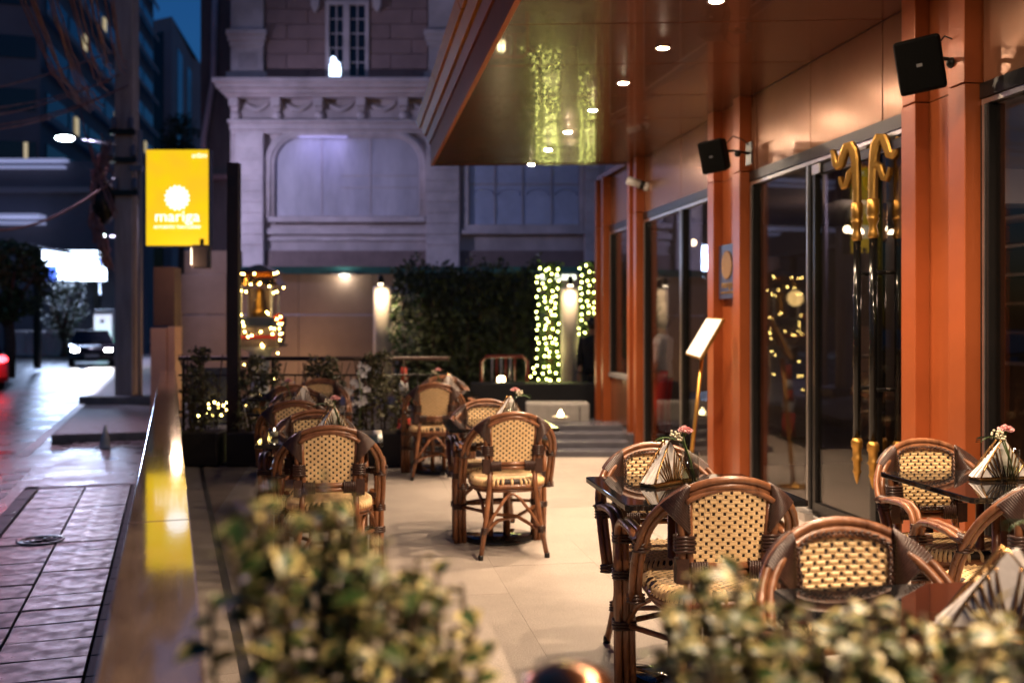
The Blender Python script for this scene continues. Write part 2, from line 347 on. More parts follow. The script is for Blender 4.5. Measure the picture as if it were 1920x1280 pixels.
# near pavement: bed, slabs, kerb stones
m = MB(); m.box(-1.19, -0.11, -3, 10.45, RZ-0.012, GZ-0.03)
pave = struct(m, 'pavement', M['pavejoint'], rz=TS)
k = 0; t = 0.9
while t < 10.4:
    L = 0.292
    for (a, b) in ((-0.765, -0.365), (-1.172, -0.775)):
        q = MB(); q.box(-(b-a)/2, (b-a)/2, -L/2, L/2, -0.028, 0)
        o = q.build('paving_slab', M['paving'], pave, bev=0.004)
        o.location = ((a+b)/2, t+L/2, GZ+R.uniform(-0.003, 0.003)); o.rotation_euler = (R.uniform(-.012, .012), R.uniform(-.007, .007), R.uniform(-.004, .004))
    q = MB(); q.box(-0.12, 0.12, -L/2, L/2, -0.028, 0)
    o = q.build('edge_slab', M['parapetwall'], pave, bev=0.004); o.location = (-0.235, t+L/2, GZ-0.002)
    t += L+0.010
kerb = MB(); kerb.box(-1.31, -1.195, -3, 10.45, RZ-0.05, GZ-0.04); kerb = struct(kerb, 'kerb', M['kerb'], rz=TS)
t = 1.2
while t < 10.2:
    q = MB(); q.box(-1.315, -1.19, t, t+0.78, RZ-0.04, GZ+0.002); q.build('kerb_stone', M['kerb'], kerb, bev=0.012); t += 0.79
q = MB(); q.box(-1.315, -0.11, 10.46, 10.62, RZ-0.04, GZ+0.002); q.build('kerb_stone', M['kerb'], kerb, bev=0.012)
# driveway and the pavement island behind it
m = MB(); m.box(-1.31, 2.4, 10.63, 15.6, RZ-0.01, RZ+0.02); struct(m, 'driveway', M['asphalt'], rz=TS)
m = MB(); m.box(-1.6, 1.2, 15.62, 70, RZ-0.01, GZ); struct(m, 'far_pavement', M['kerb'], rz=TS, bev=0.02)
m = MB(); m.box(-13, -9.1, -12, 160, RZ-0.01, GZ); struct(m, 'opposite_pavement', M['kerb'], rz=TS, bev=0.02)
# manhole cover in the pavement
p = S(-0.98, 0, 0); mp = onz(76, 1013, GZ)
mh = T('manhole_cover', 'round iron manhole cover set in the pavement slabs', 'manhole cover', mp)
q = MB(); q.lathe([(0.0, 0.006), (0.14, 0.006), (0.145, 0.010), (0.16, 0.010), (0.165, -0.02)], n=28); q.build('cover_plate', M['blackmetal'], mh)
q = MB()
for r in (0.04, 0.075, 0.11): q.tube([(r*math.cos(a*math.pi/12), r*math.sin(a*math.pi/12), 0.009) for a in range(24)], 0.005, 5, True)
q.build('raised_ring', M['blackmetal'], mh)
# small white cone on the driveway
cn = T('traffic_cone', 'small pale cone standing alone on the driveway asphalt', 'cone', onz(197, 838, RZ+0.02))
q = MB(); q.lathe([(0.075, 0.02), (0.03, 0.22), (0.012, 0.30), (0.0, 0.305)], n=14); q.build('cone_body', M['white'], cn)
q = MB(); q.cbox((0, 0, 0.01), (0.2, 0.2, 0.02)); q.build('cone_base', M['white'], cn, bev=0.004)

# ================================================================ terrace floor
tb = MB(); t_end = 10.62
tb.hexa([F(-9, -3, RZ), F(4.2, -3, RZ), F(4.2, 14.0, RZ), F(-1.7, 14.0, RZ)][0:4], [F(-9, -3, -0.02)]+[F(4.2, -3, -0.02), F(4.2, 14.0, -0.02), F(-1.7, 14.0, -0.02)])
# the slab is trimmed to the street by the parapet: build it as a clean polygon instead
tb = MB()
P0 = [S(-0.05, -2), F(3.4, -2), F(3.4, 13.2), F(1.2, 13.2), Vector((-0.2, 10.75, 0)), S(-0.05, 11.2)]
tb.hexa([Vector((p.x, p.y, RZ)) for p in P0], [Vector((p.x, p.y, -0.0035)) for p in P0])
floor = struct(tb, 'terrace_floor', M['grout'])
tw, tl = 0.60, 1.20
def inside(p):
    ds = p.x*math.cos(TS)+p.y*math.sin(TS)
    return ds > 0.30
for i in range(-7, 5):
    D0 = 2.02-tw*(i+1)
    tt = 0.4+(0.6 if i % 2 else 0)
    while tt < 11.5:
        cs = [F(D0+.0006, tt+.0006), F(D0+tw-.0006, tt+.0006), F(D0+tw-.0006, tt+tl-.0006), F(D0+.0006, tt+tl-.0006)]
        # clip against the inlay line beside the parapet and the far edge (y = 10.6)
        poly = cs
        for fn in (lambda p: p.x*math.cos(TS)+p.y*math.sin(TS)-0.305, lambda p: 10.62-p.y):
            out = []
            for a, b in zip(poly, poly[1:]+poly[:1]):
                fa, fb = fn(a), fn(b)
                if fa >= 0: out.append(a)
                if (fa >= 0) != (fb >= 0): out.append(a+(b-a)*(fa/(fa-fb)))
            poly = out
        if len(poly) >= 3 and D0+tw > -4:
            q = MB(); dz = R.uniform(-.0005, .0005)
            q.hexa([Vector((p.x, p.y, -0.02)) for p in poly], [Vector((p.x, p.y, dz)) for p in poly])
            q.build('floor_tile', M['tile'], floor)
        tt += tl
for (D0, D1) in ((2.045, 2.645), (2.646, 3.28)):
    tt = 0.2
    while tt < 13:
        q = MB(); q.hexa([F(D0+.001, tt, -.003), F(D1-.001, tt, -.003), F(D1-.001, tt+tl-.0012, -.003), F(D0+.001, tt+tl-.0012, -.003)],
                         [F(D0+.001, tt, 0), F(D1-.001, tt, 0), F(D1-.001, tt+tl-.0012, 0), F(D0+.001, tt+tl-.0012, 0)])
        q.build('floor_tile', M['tile'], floor); tt += tl
q = MB(); q.hexa([F(2.022, -1, -.0031), F(2.043, -1, -.0031), F(2.043, 12.6, -.0031), F(2.022, 12.6, -.0031)], [F(2.022, -1, -.0008), F(2.043, -1, -.0008), F(2.043, 12.6, -.0008), F(2.022, 12.6, -.0008)])
q.build('drain_slot', M['darkchannel'], floor)
q = MB(); q.hexa([S(0.262, -1, -.0031), S(0.303, -1, -.0031), S(0.303, 10.6, -.0031), S(0.262, 10.6, -.0031)], [S(0.262, -1, -.0008), S(0.303, -1, -.0008), S(0.303, 10.6, -.0008), S(0.262, 10.6, -.0008)])
q.build('dark_inlay', M['darkchannel'], floor)
t = 0.0
while t < 10.2:
    q = MB(); q.hexa([S(0.05, t, -.0031), S(0.26, t, -.0031), S(0.26, t+.598, -.0031), S(0.05, t+.598, -.0031)], [S(0.05, t, 0), S(0.26, t, 0), S(0.26, t+.598, 0), S(0.05, t+.598, 0)])
    q.build('border_tile', M['tile'], floor); t += 0.6

# ================================================================ parapet
HP = H-0.55
pp = T('parapet_wall', 'long low terrace wall with polished brown stone capping between terrace and pavement', 'wall', S(-0.035, 6, 0), TS)
q = MB(); q.box(-0.065, 0.07, -5.7, 7.2, RZ, HP-0.042); q.build('wall_body', M['parapetwall'], pp)
edges = [-5.7, -4.5, -2.98, -1.46, 0.05, 1.49, 3.0, 4.5, 6.0, 7.2]
for a, b in zip(edges[:-1], edges[1:]):
    q = MB(); q.box(-0.078, 0.088, a+.002, b-.002, HP-0.040, HP); q.build('cap_stone', M['cap'], pp, bev=0.004)

# ================================================================ gate pillar and lit sign at the far end of the parapet
def atz(x, d, z): return Vector(((x-960)*d/FP, d, z))
dP = 16.6
pl = T('gate_pillar', 'salmon gate pillar with dark brown upper part below the yellow sign', 'pillar', atz(305, dP, GZ))
s = dP/FP
q = MB(); q.box(-23*s, 6*s, 0, 0.42, 0, H+(610-615)*s-GZ); q.build('front_slab', M['pinkpaint'], pl, bev=0.006)
q = MB(); q.box(7*s, 21*s, 0.05, 0.42, 0, H+(610-612)*s-GZ); q.build('side_slab', M['pinkpaint'], pl, bev=0.006)
q = MB(); q.box(-20*s, 20*s, 0.06, 0.40, H+(610-612)*s-GZ+0.01, H+(610-500)*s-GZ); q.build('upper_block', M['brownpaint'], pl, bev=0.006)
# sign
sg = T('illuminated_sign', 'glowing yellow upright sign box with white sun emblem and lettering', 'sign', at(333.5, 462, dP-0.25))
W = 117*s; Hh = 179*s
q = MB(); q.box(-W/2, W/2, -0.02, 0.20, 0, Hh); q.build('sign_case', M['blackmetal'], sg, bev=0.006)
q = MB(); q.box(-W/2+.012, W/2-.012, -0.032, -0.021, 0.012, Hh-0.012); q.build('sign_face', M['e_sign'], sg)
def text_mesh(txt, size, ext=0.003, align='CENTER'):
    cu = bpy.data.curves.new('lettering', 'FONT'); cu.body = txt; cu.size = size; cu.extrude = ext; cu.align_x = align; cu.offset = 0.0
    ob = bpy.data.objects.new('lettering', cu); C.objects.link(ob)
    bpy.context.view_layer.update()
    me = bpy.data.meshes.new_from_object(ob.evaluated_get(bpy.context.evaluated_depsgraph_get()))
    bpy.data.objects.remove(ob); bpy.data.curves.remove(cu)
    return me
def text(name, txt, size, mat, parent, loc, ext=0.003, align='CENTER', rz=0.0, sx=1.0, bold=0.0):
    me = text_mesh(txt, size, ext, align)
    me.materials.clear(); me.materials.append(mat)
    o = link(name, me, parent, loc); o.rotation_euler = (rad(90), 0, rz); o.scale = (sx, 1, 1); return o
def sc_emblem(r, teeth, depth=0.09, y0=-0.004, y1=0.004, mb=None, c=(0, 0)):
    n = teeth*10; poly = []
    for i in range(n):
        a = 2*math.pi*i/n; rr = r*(1-depth+depth*abs(math.sin(a*teeth/2))*1.0)
        poly.append((c[0]+rr*math.cos(a), c[1]+rr*math.sin(a)))
    mb = mb or MB(); return mb.prism(poly, y0, y1)
q = sc_emblem(23.5*s, 16, 0.27, -0.042, -0.034, None, (0, (462-373)*s)); q.build('sun_emblem', M['e_signw'], sg)
me_x = text('sign_lettering', 'mariga', 28*s, M['e_signw'], sg, (0, -0.036, (462-416)*s), 0.004, 'CENTER', 0, 1.12)
text('sign_tagline', 'AUTHENTIC THAI CUISINE', 7.2*s, M['e_signw'], sg, (0, -0.036, (462-429)*s), 0.003)
text('sign_script', '\u0e21\u0e32\u0e23\u0e34\u0e01\u0e32', 11*s, M['e_signw'], sg, (41*s, -0.036, (462-299)*s), 0.003)
# small lamp box hanging under the sign
bx = T('lamp_box', 'small grey lamp box hanging below the yellow sign', 'lamp', at(378, 505, 15.9))
q = MB(); q.cbox((0, 0, 0.2), (0.26, 0.2, 0.36)); q.build('box_body', M['parapetwall'], bx, bev=0.02)
q = MB(); q.cbox((0, 0.02, 0.42), (0.05, 0.05, 0.12)); q.build('bracket', M['blackmetal'], bx)
q = MB(); q.cbox((-.135, -.02, 0.2), (.012, .12, .26)); q.build('lamp_window', M['e_globe'], bx)
lamp('lamp_box_light', 'POINT', (-.34, -.16, .08), 13, (1, .66, .45), bx, .08)
# brown steel post on the terrace edge
dq = 10.2
po = T('terrace_post', 'slim dark brown square steel post at the end of the terrace', 'post', Vector(((438.5-960)*dq/FP, dq, 0)))
q = MB(); q.cbox((0, 0, 1.51), (0.115, 0.115, 3.02)); q.build('shaft', M['steelpost'], po, bev=0.004)
q = MB(); q.cbox((0, 0, 0.008), (0.2, 0.2, 0.016)); q.build('foot_plate', M['steelpost'], po)

# ================================================================ classical building across the court
BY = 26.0; bs = BY/FP
bl = T('classical_building', 'pale violet classical building with frieze, pilasters and brown stone upper storey', 'building', Vector(((780-960)*bs, BY, GZ)))
bo = -Vector(((780-960)*bs, BY, GZ))
def B(x0, x1, y0, y1, pr, back=0.0, mb=None):
    q = mb or MB(bo); a = at(x0, y1, BY); b = at(x1, y0, BY)
    return q.box(a.x, b.x, BY-pr, BY-back, a.z, b.z)
q = MB(bo); a = at(432, 720, BY); b = at(1700, -260, BY); q.box(a.x, b.x, BY, BY+9, GZ, b.z); q.build('wall', M['stucco'], bl)
# upper storey
for (x0, x1) in ((438, 497), (805, 862), (1130, 1190)):
    B(x0, x1, -260, 155, 0.22).build('pilaster', M['stuccolight'], bl, bev=0.01)
    q = MB(bo)
    for (y0, y1, pr, e) in ((62, 72, 0.34, 8), (72, 82, 0.30, 6), (82, 92, 0.26, 3)): B(x0-e, x1+e, y0, y1, pr, 0.222, q)
    q.build('pilaster_moulding', M['stuccolight'], bl, bev=0.012)
    B(x0-8, x1+8, 140, 156, 0.32, 0.222).build('pilaster_base', M['stuccolight'], bl, bev=0.012)
    B(x0+13, x1-13, 103, 132, 0.235, 0.222).build('sunk_panel', M['stucco'], bl)
for y in range(-120, 150, 28):
    off = 40 if (y//28) % 2 else 0
    for (xa, xb) in ((499, 612), (693, 803), (864, 990)):
        x = xa-off
        while x < xb:
            u0, u1 = max(x, xa), min(x+80, xb)
            if u1-u0 > 8:
                a = at(u0+.5, y+27, BY); b = at(u1-.5, y, BY)
                q = MB(bo); q.box(a.x, b.x, BY-0.10-R.uniform(0, .012), BY-0.002, a.z, b.z); q.build('stone_block', M['rustic'], bl, bev=0.012)
            x += 80
# tall window
wn = MB(bo)
for r4 in ((612, 619, 5, 152), (686, 693, 5, 152), (619, 686, 5, 12), (619, 686, 146, 152), (645, 657, 12, 146)): B(r4[0], r4[1], r4[2], r4[3], 0.16, 0.0, wn)
wn = wn.build('tall_window', M['stuccolight'], bl, bev=0.008)
q = MB(bo)
for xx in (632, 671): B(xx-1, xx+1, 12, 146, 0.10, 0.05, q)
for yy in (38, 65, 92, 119): B(619, 645, yy-.8, yy+.8, 0.09, 0.05, q); B(657, 686, yy-.8, yy+.8, 0.09, 0.05, q)
q.build('glazing_bar', M['stuccolight'], wn)
q = MB(bo); B(619, 645, 12, 146, 0.06, 0.01, q); B(657, 686, 12, 146, 0.06, 0.01, q); q.build('pane', M['darkpane'], wn)
q = MB(bo); a = at(618, 146, BY); pts = [(0.02, 0), (0.29, 0), (0.31, 0.16), (0.28, 0.34), (0.19, 0.42), (0.16, 0.50), (0.10, 0.52), (0.05, 0.46), (0.06, 0.36), (0.02, 0.28)]
q.prism([(a.x+p[0], a.z+p[1]) for p in pts], BY-0.115, BY-0.101); q.build('glow_shape', M['e_glow_shape'], wn)  # pale blue glowing shape in the window's lower left corner
for xx in (594, 709):
    q = MB(bo); a = at(xx, 28, BY)
    q.prism([(a.x-.10, a.z+.42), (a.x+.10, a.z+.42), (a.x+.10, a.z+.15), (a.x+.03, a.z), (a.x-.03, a.z), (a.x-.10, a.z+.15)], BY-0.30, BY-0.112); q.build('bracket', M['stuccolight'], bl, bev=0.01)
# cornice and frieze
q = MB(bo)
for (x0, x1, y0, y1, pr) in ((412, 1180, 157, 166, 0.70), (416, 1180, 166, 174, 0.62), (424, 1180, 174, 182, 0.48), (428, 1180, 182, 187, 0.36)): B(x0, x1, y0, y1, pr, 0.0, q)
q.build('cornice', M['stuccolight'], bl, bev=0.015)
q = MB(bo)
for (x0, x1, y0, y1, pr) in ((432, 1180, 228, 234, 0.30), (434, 1180, 234, 246, 0.22), (436, 1180, 246, 252, 0.14)): B(x0, x1, y0, y1, pr, 0.0, q)
q.build('architrave', M['stuccolight'], bl, bev=0.012)
bx_ = [443, 521, 600, 679, 758, 837, 916, 995, 1074]
for xx in bx_:
    q = MB(bo); B(xx-9, xx+9, 187, 203, 0.30, 0.0, q); B(xx-7, xx+7, 203, 210, 0.18, 0.0, q); q.build('bracket', M['stuccolight'], bl, bev=0.02)
    q = MB(bo); c = at(xx, 218, BY); q.lathe([(0.13, 0), (0.12, 0.08), (0.05, 0.11), (0.0, 0.12)], n=12, M=Matrix.Translation((c.x, BY, c.z)) @ Matrix.Rotation(rad(90), 4, 'X')); q.build('rosette', M['stuccolight'], bl)
for x0, x1 in zip(bx_[:-1], bx_[1:]):
    q = MB(bo); pth = []; rr = []
    for i in range(13):
        u = i/12; c = at(x0+14+(x1-x0-28)*u, 192+14*math.sin(math.pi*u), BY); pth.append((c.x, BY-0.03, c.z)); rr.append(0.03+0.05*math.sin(math.pi*u))
    q.tube(pth, rr, 7); q.build('swag', M['stuccolight'], bl)
# lower storey pilasters
for (x0, x1) in ((445, 497), (800, 862), (1095, 1122)):
    B(x0, x1, 252, 690, 0.20).build('lower_pilaster', M['stuccolight'], bl, bev=0.012)
    q = MB(bo)
    for y in range(262, 460, 20): B(x0+.0, x1-.0, y, y+18.6, 0.225, 0.202, q)
    q.build('fluting_course', M['stuccolight'], bl, bev=0.01)
# arched panel with rounded shoulders
def arch(x0, x1, y0, y1, r):
    pts = [(x0, y1), (x0, y0+r)]+[(x0+r-r*math.cos(a*math.pi/16), y0+r-r*math.sin(a*math.pi/16)) for a in range(1, 8)]+[(x0+r, y0), (x1-r, y0)]
    pts += [(x1-r+r*math.sin(a*math.pi/16), y0+r-r*math.cos(a*math.pi/16)) for a in range(1, 8)]+[(x1, y0+r), (x1, y1)]
    return [at(p[0], p[1], BY) for p in pts]
for rr_, x0, x1, y0, y1, r in ((0.07, 506, 797, 252, 408, 58), (0.045, 514, 790, 256, 408, 52), (0.055, 499, 799.5, 248, 408, 64)):
    q = MB(bo); pth = arch(x0, x1, y0, y1, r); q.tube([(p.x, BY-0.08, p.z) for p in pth], rr_, 8); q.build('arch_moulding', M['stuccolight'], bl)
pth = arch(517, 786, 252, 405, 50)
q = MB(bo); q.prism([(p.x, p.z) for p in pth], BY-0.03, BY-0.004); q.build('arched_panel', M['panelwhite'], bl)
ld = T('arch_light', 'blue violet light strip glowing under the arch of the pale building', 'lamp', at(605, 257, BY-.13))
q = MB(); q.cbox((0, 0, 0), (1.3, .05, .02)); q.build('light_bar', em('violet_led_bar', (.25, .22, 1.0), 0.2), ld)
lamp('arch_beam', 'AREA', (0, -.25, -.05), 9, (.45, .42, 1.0), ld, 1.2, direction=(0, .25, -1))
for xx in (604, 695):
    B(xx-1, xx+1, 256, 404, 0.042, 0.031).build('panel_joint', M['stucco'], bl)
for yy in (330, 352):
    B(640, 783, yy-1, yy+1, 0.042, 0.031).build('panel_joint', M['stucco'], bl)
B(505, 798, 408, 418, 0.20).build('sill', M['stuccolight'], bl, bev=0.012)
B(497, 800, 428, 440, 0.10).build('string_course', M['stuccolight'], bl, bev=0.012)
B(497, 800, 446, 452, 0.06).build('string_course', M['stuccolight'], bl, bev=0.012)
for (xa, xb) in ((497, 800), (862, 1095)):
    B(xa+.5, xb-.5, 470, 560, 0.05).build('base_band', M['bandbrown'], bl)
# blue window, three panes wide
wn = MB(bo)
for r4 in ((870, 879, 300, 432), (1086, 1094, 300, 432), (879, 1086, 422, 432)): B(*r4, 0.14, 0.0, wn)
wn = wn.build('blue_window', M['stuccolight'], bl, bev=0.01)
xs = [880, 928, 980, 1034, 1086]
for i in range(4):
    B(xs[i]+1, xs[i+1]-1, 347, 421, 0.05, 0.01).build('pane', M['blueglass'], wn)
    B(xs[i]+1, xs[i+1]-1, 290, 345, 0.05, 0.01).build('pane', M['blueglass'], wn)
q = MB(bo)
for xx in xs[1:-1]: B(xx-1, xx+1, 290, 421, 0.075, 0.055, q)
B(880, 1086, 345, 347, 0.09, 0.076, q); q.build('glazing_bar', M['stucco'], wn)
for i in range(4):
    q = MB(bo); c = at((xs[i]+xs[i+1])/2, 366, BY); q.tube([(c.x+0.28*math.cos(a*math.pi/10), BY-0.062, c.z+0.16*math.sin(a*math.pi/10)) for a in range(11)], 0.018, 5); q.build('arch_tracery', M['blueglass'], wn)
B(866, 1095, 432, 440, 0.20, 0.0).build('sill', M['stuccolight'], bl, bev=0.01)

# dark side wall with a drain pipe, left of the classical building
nb = T('neighbour_wall', 'tall stained grey house wall left of the pale classical building', 'building', atz(410, 33, GZ))
no = -atz(410, 33, GZ)
a = at(376, 700, 33); b = at(470, -300, 33)
q = MB(no); q.box(a.x, b.x, 33, 41, GZ, b.z); q.build('wall', M['darkwall'], nb)
q = MB(no); c0 = at(402, 150, 33); c1 = at(384, 260, 33); q.tube([(c0.x+.1, 32.9, c0.z+5), (c0.x, 32.9, c0.z), (c1.x, 32.9, c1.z), (c1.x, 32.9, 0)], 0.10, 8); q.build('drain_pipe', M['stucco'], nb)
q = MB(no); a = at(384, 340, 33); b = at(445, 330, 33); q.box(a.x, b.x, 32.6, 33, a.z, b.z); q.build('ledge', M['rustic'], nb)
q = MB(no); a = at(392, 470, 33); b = at(432, 336, 33); q.box(a.x, b.x, 32.9, 32.99, a.z, b.z); q.build('shutter', M['darkwall'], nb)

# tan boundary wall behind the court
WY = 22.0
bw = T('boundary_wall', 'tan panelled boundary wall with teal top band behind the terrace fence', 'wall', atz(540, WY, GZ))
wo = -atz(540, WY, GZ)
xs = [326, 424, 560, 700, 860, 1010, 1130]
for x0, x1 in zip(xs[:-1], xs[1:]):
    for (y0, y1) in ((514, 589), (591, 760)):
        a = at(x0+.4, y1, WY); b = at(x1-.4, y0, WY); q = MB(wo)
        q.box(a.x, b.x, WY, WY+0.2, max(a.z, GZ), b.z); q.build('wall_panel', M['wallpanel'], bw, bev=0.008)
q = MB(wo); a = at(450, 513, WY); b = at(1130, 500, WY); q.box(a.x, b.x, WY-.05, WY+0.2, a.z, b.z); q.build('top_band', M['teal'], bw)
q = MB(wo); a = at(345, 513, WY); b = at(450, 470, WY); q.box(a.x, b.x, WY+.02, WY+0.2, a.z, b.z); q.build('raised_panel', M['wallpanel'], bw)
wl = T('wall_light', 'small bright white lamp under the teal band of the tan wall', 'lamp', at(645, 514, WY-0.08))
q = MB(); q.cbox((0, 0, 0), (0.55, 0.10, 0.035)); q.build('lamp_case', M['alu'], wl)
q = MB(); q.cbox((0.02, -0.01, -0.022), (0.22, 0.08, 0.02)); q.build('lamp_tube', M['e_strip2'], wl)
lamp('wall_light_bulb', 'POINT', (0, -0.12, -0.06), 7, (1, .95, .8), wl, 0.05)
tl_ = T('tube_light', 'long white fluorescent tube light shining behind the hedge top', 'lamp', at(1005, 517, 21.6))
q = MB(); q.cbox((0, 0.03, 0.03), (1.75, 0.08, 0.05)); q.build('lamp_case', M['alu'], tl_)
q = MB(); q.cbox((0, 0, -0.03), (1.7, 0.06, 0.10)); q.build('lamp_tube', M['e_strip2'], tl_, bev=0.02)

# ================================================================ street: poles, wires, lamps, far buildings
def utility_pole(x, yb, d, top, wpx, label, arms=()):
    base = Vector(((x-960)*d/FP, d, GZ)); r = wpx*d/FP/2
    o = T('utility_pole', label, 'utility pole', base)
    q = MB(); q.box(-r, r, -r, r, 0, top); q.build('shaft', M['concrete'], o, bev=0.02)
    for (z, L, ins, dx) in arms:
        q = MB(); q.box(dx-L/2, dx+L/2, -r-0.10, -r-0.005, z, z+0.10); arm = q.build('crossarm', M['blackmetal'], o)
        for i in range(ins):
            xx = dx-L/2+0.08+(L-0.16)*i/max(1, ins-1)
            q = MB(); q.lathe([(0.03, 0.0), (0.07, 0.05), (0.04, 0.08), (0.075, 0.13), (0.04, 0.16), (0.065, 0.2), (0.02, 0.25), (0.0, 0.26)], (xx, -r-0.05, z+0.10), 10); q.build('insulator', M['insul'], arm)
    return o
dU = 20.2
up = utility_pole(238, 755, dU, 9.5, 34, 'large concrete utility pole on the kerb carrying tangled cables', ((4.1, 0.55, 2, .05), (4.75, 0.6, 2, .0), (5.3, 0.5, 2, 0)))
q = MB()
for i in range(26):
    a0 = R.uniform(0, 6.28); pts = []
    for j in range(9):
        u = j/8; pts.append((-0.30-0.25*math.sin(u*3.1)+R.uniform(-.12, .12), -0.2+R.uniform(-.12, .12), 5.0-2.2*u+R.uniform(-.2, .2)))
    q.tube(pts, 0.018, 5)
q.build('cable_tangle', M['wire'], up, kind='stuff')
q = MB(); q.ball((-0.42, -0.1, 4.0), 0.30, 10, 7, 0, (0.8, .8, 1.6)); q.build('splice_bundle', M['blackmetal'], up)
q = MB(); q.tube([(0.30, -0.1, 0), (0.30, -0.1, 5.4)], 0.05, 8); q.build('conduit', M['concrete'], up)
q = MB(); q.cbox((0.30, -0.28, 4.62), (0.24, 0.1, 0.12)); q.build('junction_box', M['insul'], up)
q = MB(); q.box(-0.75, 0.75, -0.5, 0.6, 0, 0.16); q.build('plinth', M['kerb'], up, bev=0.02)
up2 = utility_pole(98, 660, 55, 10.2, 12, 'slim pale utility pole on the far kerb left of the street')
up3 = utility_pole(135, 655, 60, 9.6, 11, 'slim dark utility pole with rows of insulators beside the screen', ((6.2, 3.2, 4, 1.2), (7.6, 3.0, 3, 1.8), (8.9, 3.4, 4, 1.2)))
# overhead cables
gi = 'overhead cables fanning out to the utility pole'
tops = [28, 36, 46, 55, 52, 85, 92, 96, 100, 128, 134, 150, 158, 168, 175, 186, 200, 212, 220]
ends = [(150, 196), (158, 200), (168, 205), (170, 210), (176, 206), (186, 205), (190, 208), (172, 198), (195, 200), (200, 170), (206, 150), (205, 175), (212, 130), (216, 100), (210, 120), (215, 145), (236, 140), (240, 118), (238, 130)]
for i, (tx, (ex, ey)) in enumerate(zip(tops, ends)):
    A = at(tx-14, -70, 13.0+R.uniform(-1, 1)); E = at(ex, ey, dU-0.3); pts = []
    for j in range(15):
        u = j/14; p = A.lerp(E, u); p.z -= 0.42*math.sin(math.pi*u)*R.choice((.8, 1.0)); pts.append(tuple(p))
    q = MB(A*-1); q.tube(pts, 0.013, 5); o = q.build('overhead_cable', M['wire'], loc=A)
    tag(o, 'dark overhead cable fanning down from the upper left to the utility pole', 'cable', gi)
for i, (x0, y0, x1, y1, dz) in enumerate(((0, 172, 205, 95, .12), (0, 194, 200, 150, .15), (0, 214, 215, 140, .2), (0, 228, 222, 165, .2), (0, 236, 230, 160, .25), (0, 390, 195, 345, .5), (0, 392, 200, 340, .5))):
    A = at(x0-160, y0+20, 16); E = at(x1+10, y1, dU-.25); q = MB(A*-1)
    q.tube([tuple(A.lerp(E, j/12)-Vector((0, 0, dz*math.sin(math.pi*j/12)))) for j in range(13)], 0.016, 5); o = q.build('span_cable', M['wire'], loc=A)
    tag(o, 'black cable running nearly level across the street to the utility pole', 'cable', 'level cables crossing the street')
for i, (x0, y0, x1, y1) in enumerate(((150, 205, 205, 380), (165, 260, 212, 395), (170, 270, 216, 410), (190, 250, 214, 330), (195, 310, 220, 400), (172, 300, 214, 325))):
    A = at(x0, y0, dU-.35); E = at(x1, y1, dU-.3); q = MB(A*-1)
    q.tube([tuple(A.lerp(E, j/8)+Vector((-.06*math.sin(math.pi*j/8)*R.uniform(.5, 1.5), 0, 0))) for j in range(9)], 0.016, 5); o = q.build('drop_cable', M['wire'], loc=A)
    tag(o, 'slack cable hanging down along the utility pole', 'cable', 'slack cables at the utility pole')
# street lamp heads on arms
def street_lamp(x, y, d, label, en, near):
    c = at(x, y, d); base = Vector((c.x+1.3, c.y+0.2, GZ)); o = T('street_lamp', label, 'street lamp', base); lo = c-base
    q = MB(); q.lathe([(0.07, 0), (0.05, lo.z)], n=8); q.build('lamp_post', M['concrete'], o)
    q = MB(); q.tube([(0, 0, lo.z-.1), (-.35, -.05, lo.z-.12), tuple(lo+Vector((.35, 0, -.05)))], 0.03, 6); q.build('lamp_arm', M['blackmetal'], o)
    q = MB(); q.ball(tuple(lo), 0.2, 12, 6, 0, (1.3, .7, .35)); hd = q.build('lamp_head', M['blackmetal'], o)
    q = MB(); q.ball(tuple(lo+Vector((0, -.05, -0.035))), 0.17, 12, 6, 0, (1.2, .75, .35)); q.build('lamp_lens', M['e_street'], hd)
    lamp('street_light', 'SPOT', tuple(lo+Vector((0, -.25, -.2))), en, VIOLET, o, 0.12, rad(150), .6, (.6, .38, -.32))
    if near: lamp('street_light', 'SPOT', tuple(lo+Vector((.1, -.3, -.25))), 520, (1.0, .60, .84), o, .12, rad(56), .8, (.34, -.85, -.44))  # added second beam at the near head, tints the pavement pink
    return o
street_lamp(124, 257, 21.5, 'street lamp with bright white head left of the cable tangle', 880, True)
street_lamp(190, 440, 42.0, 'distant street lamp shining above the bright screen', 2000, False)

# high building with receding window bands
def tower(name, label, poly, z1, d_, floors, matw, lit=()):
    c = sum(poly, Vector())/len(poly); o = T(name, label, 'building', Vector((c.x, c.y, GZ))); off = -Vector((c.x, c.y, GZ))
    q = MB(off); q.hexa([Vector((p.x, p.y, GZ)) for p in poly], [Vector((p.x, p.y, z1)) for p in poly]); q.build('wall', matw, o)
    return o, off
def face_boxes(o, off, A, Bp, z0, z1, u0, u1, name, mat, pr=0.08):
    d = (Bp-A); n = Vector((d.y, -d.x, 0)).normalized(); p = A.lerp(Bp, u0); r = A.lerp(Bp, u1)
    q = MB(off); q.hexa([Vector((v.x, v.y, z0)) for v in (p, r, r-n*.05, p-n*.05)], [Vector((v.x, v.y, z1)) for v in (p, r, r-n*.05, p-n*.05)])
    for i in range(4): pass
    ob = q.build(name, mat, o); ob.location = n*pr; return ob
A = atz(-180, 56, 0); Bc = atz(75, 58, 0); Cc = atz(288, 96, 0)
tw_, off = tower('apartment_tower', 'dark stepped apartment tower with bands of windows, a few lit', [A, Bc, Cc, Cc+Vector((-20, 20, 0)), A+Vector((-3, 30, 0))], 40, 58, 10, M['tower'])
fl = 0
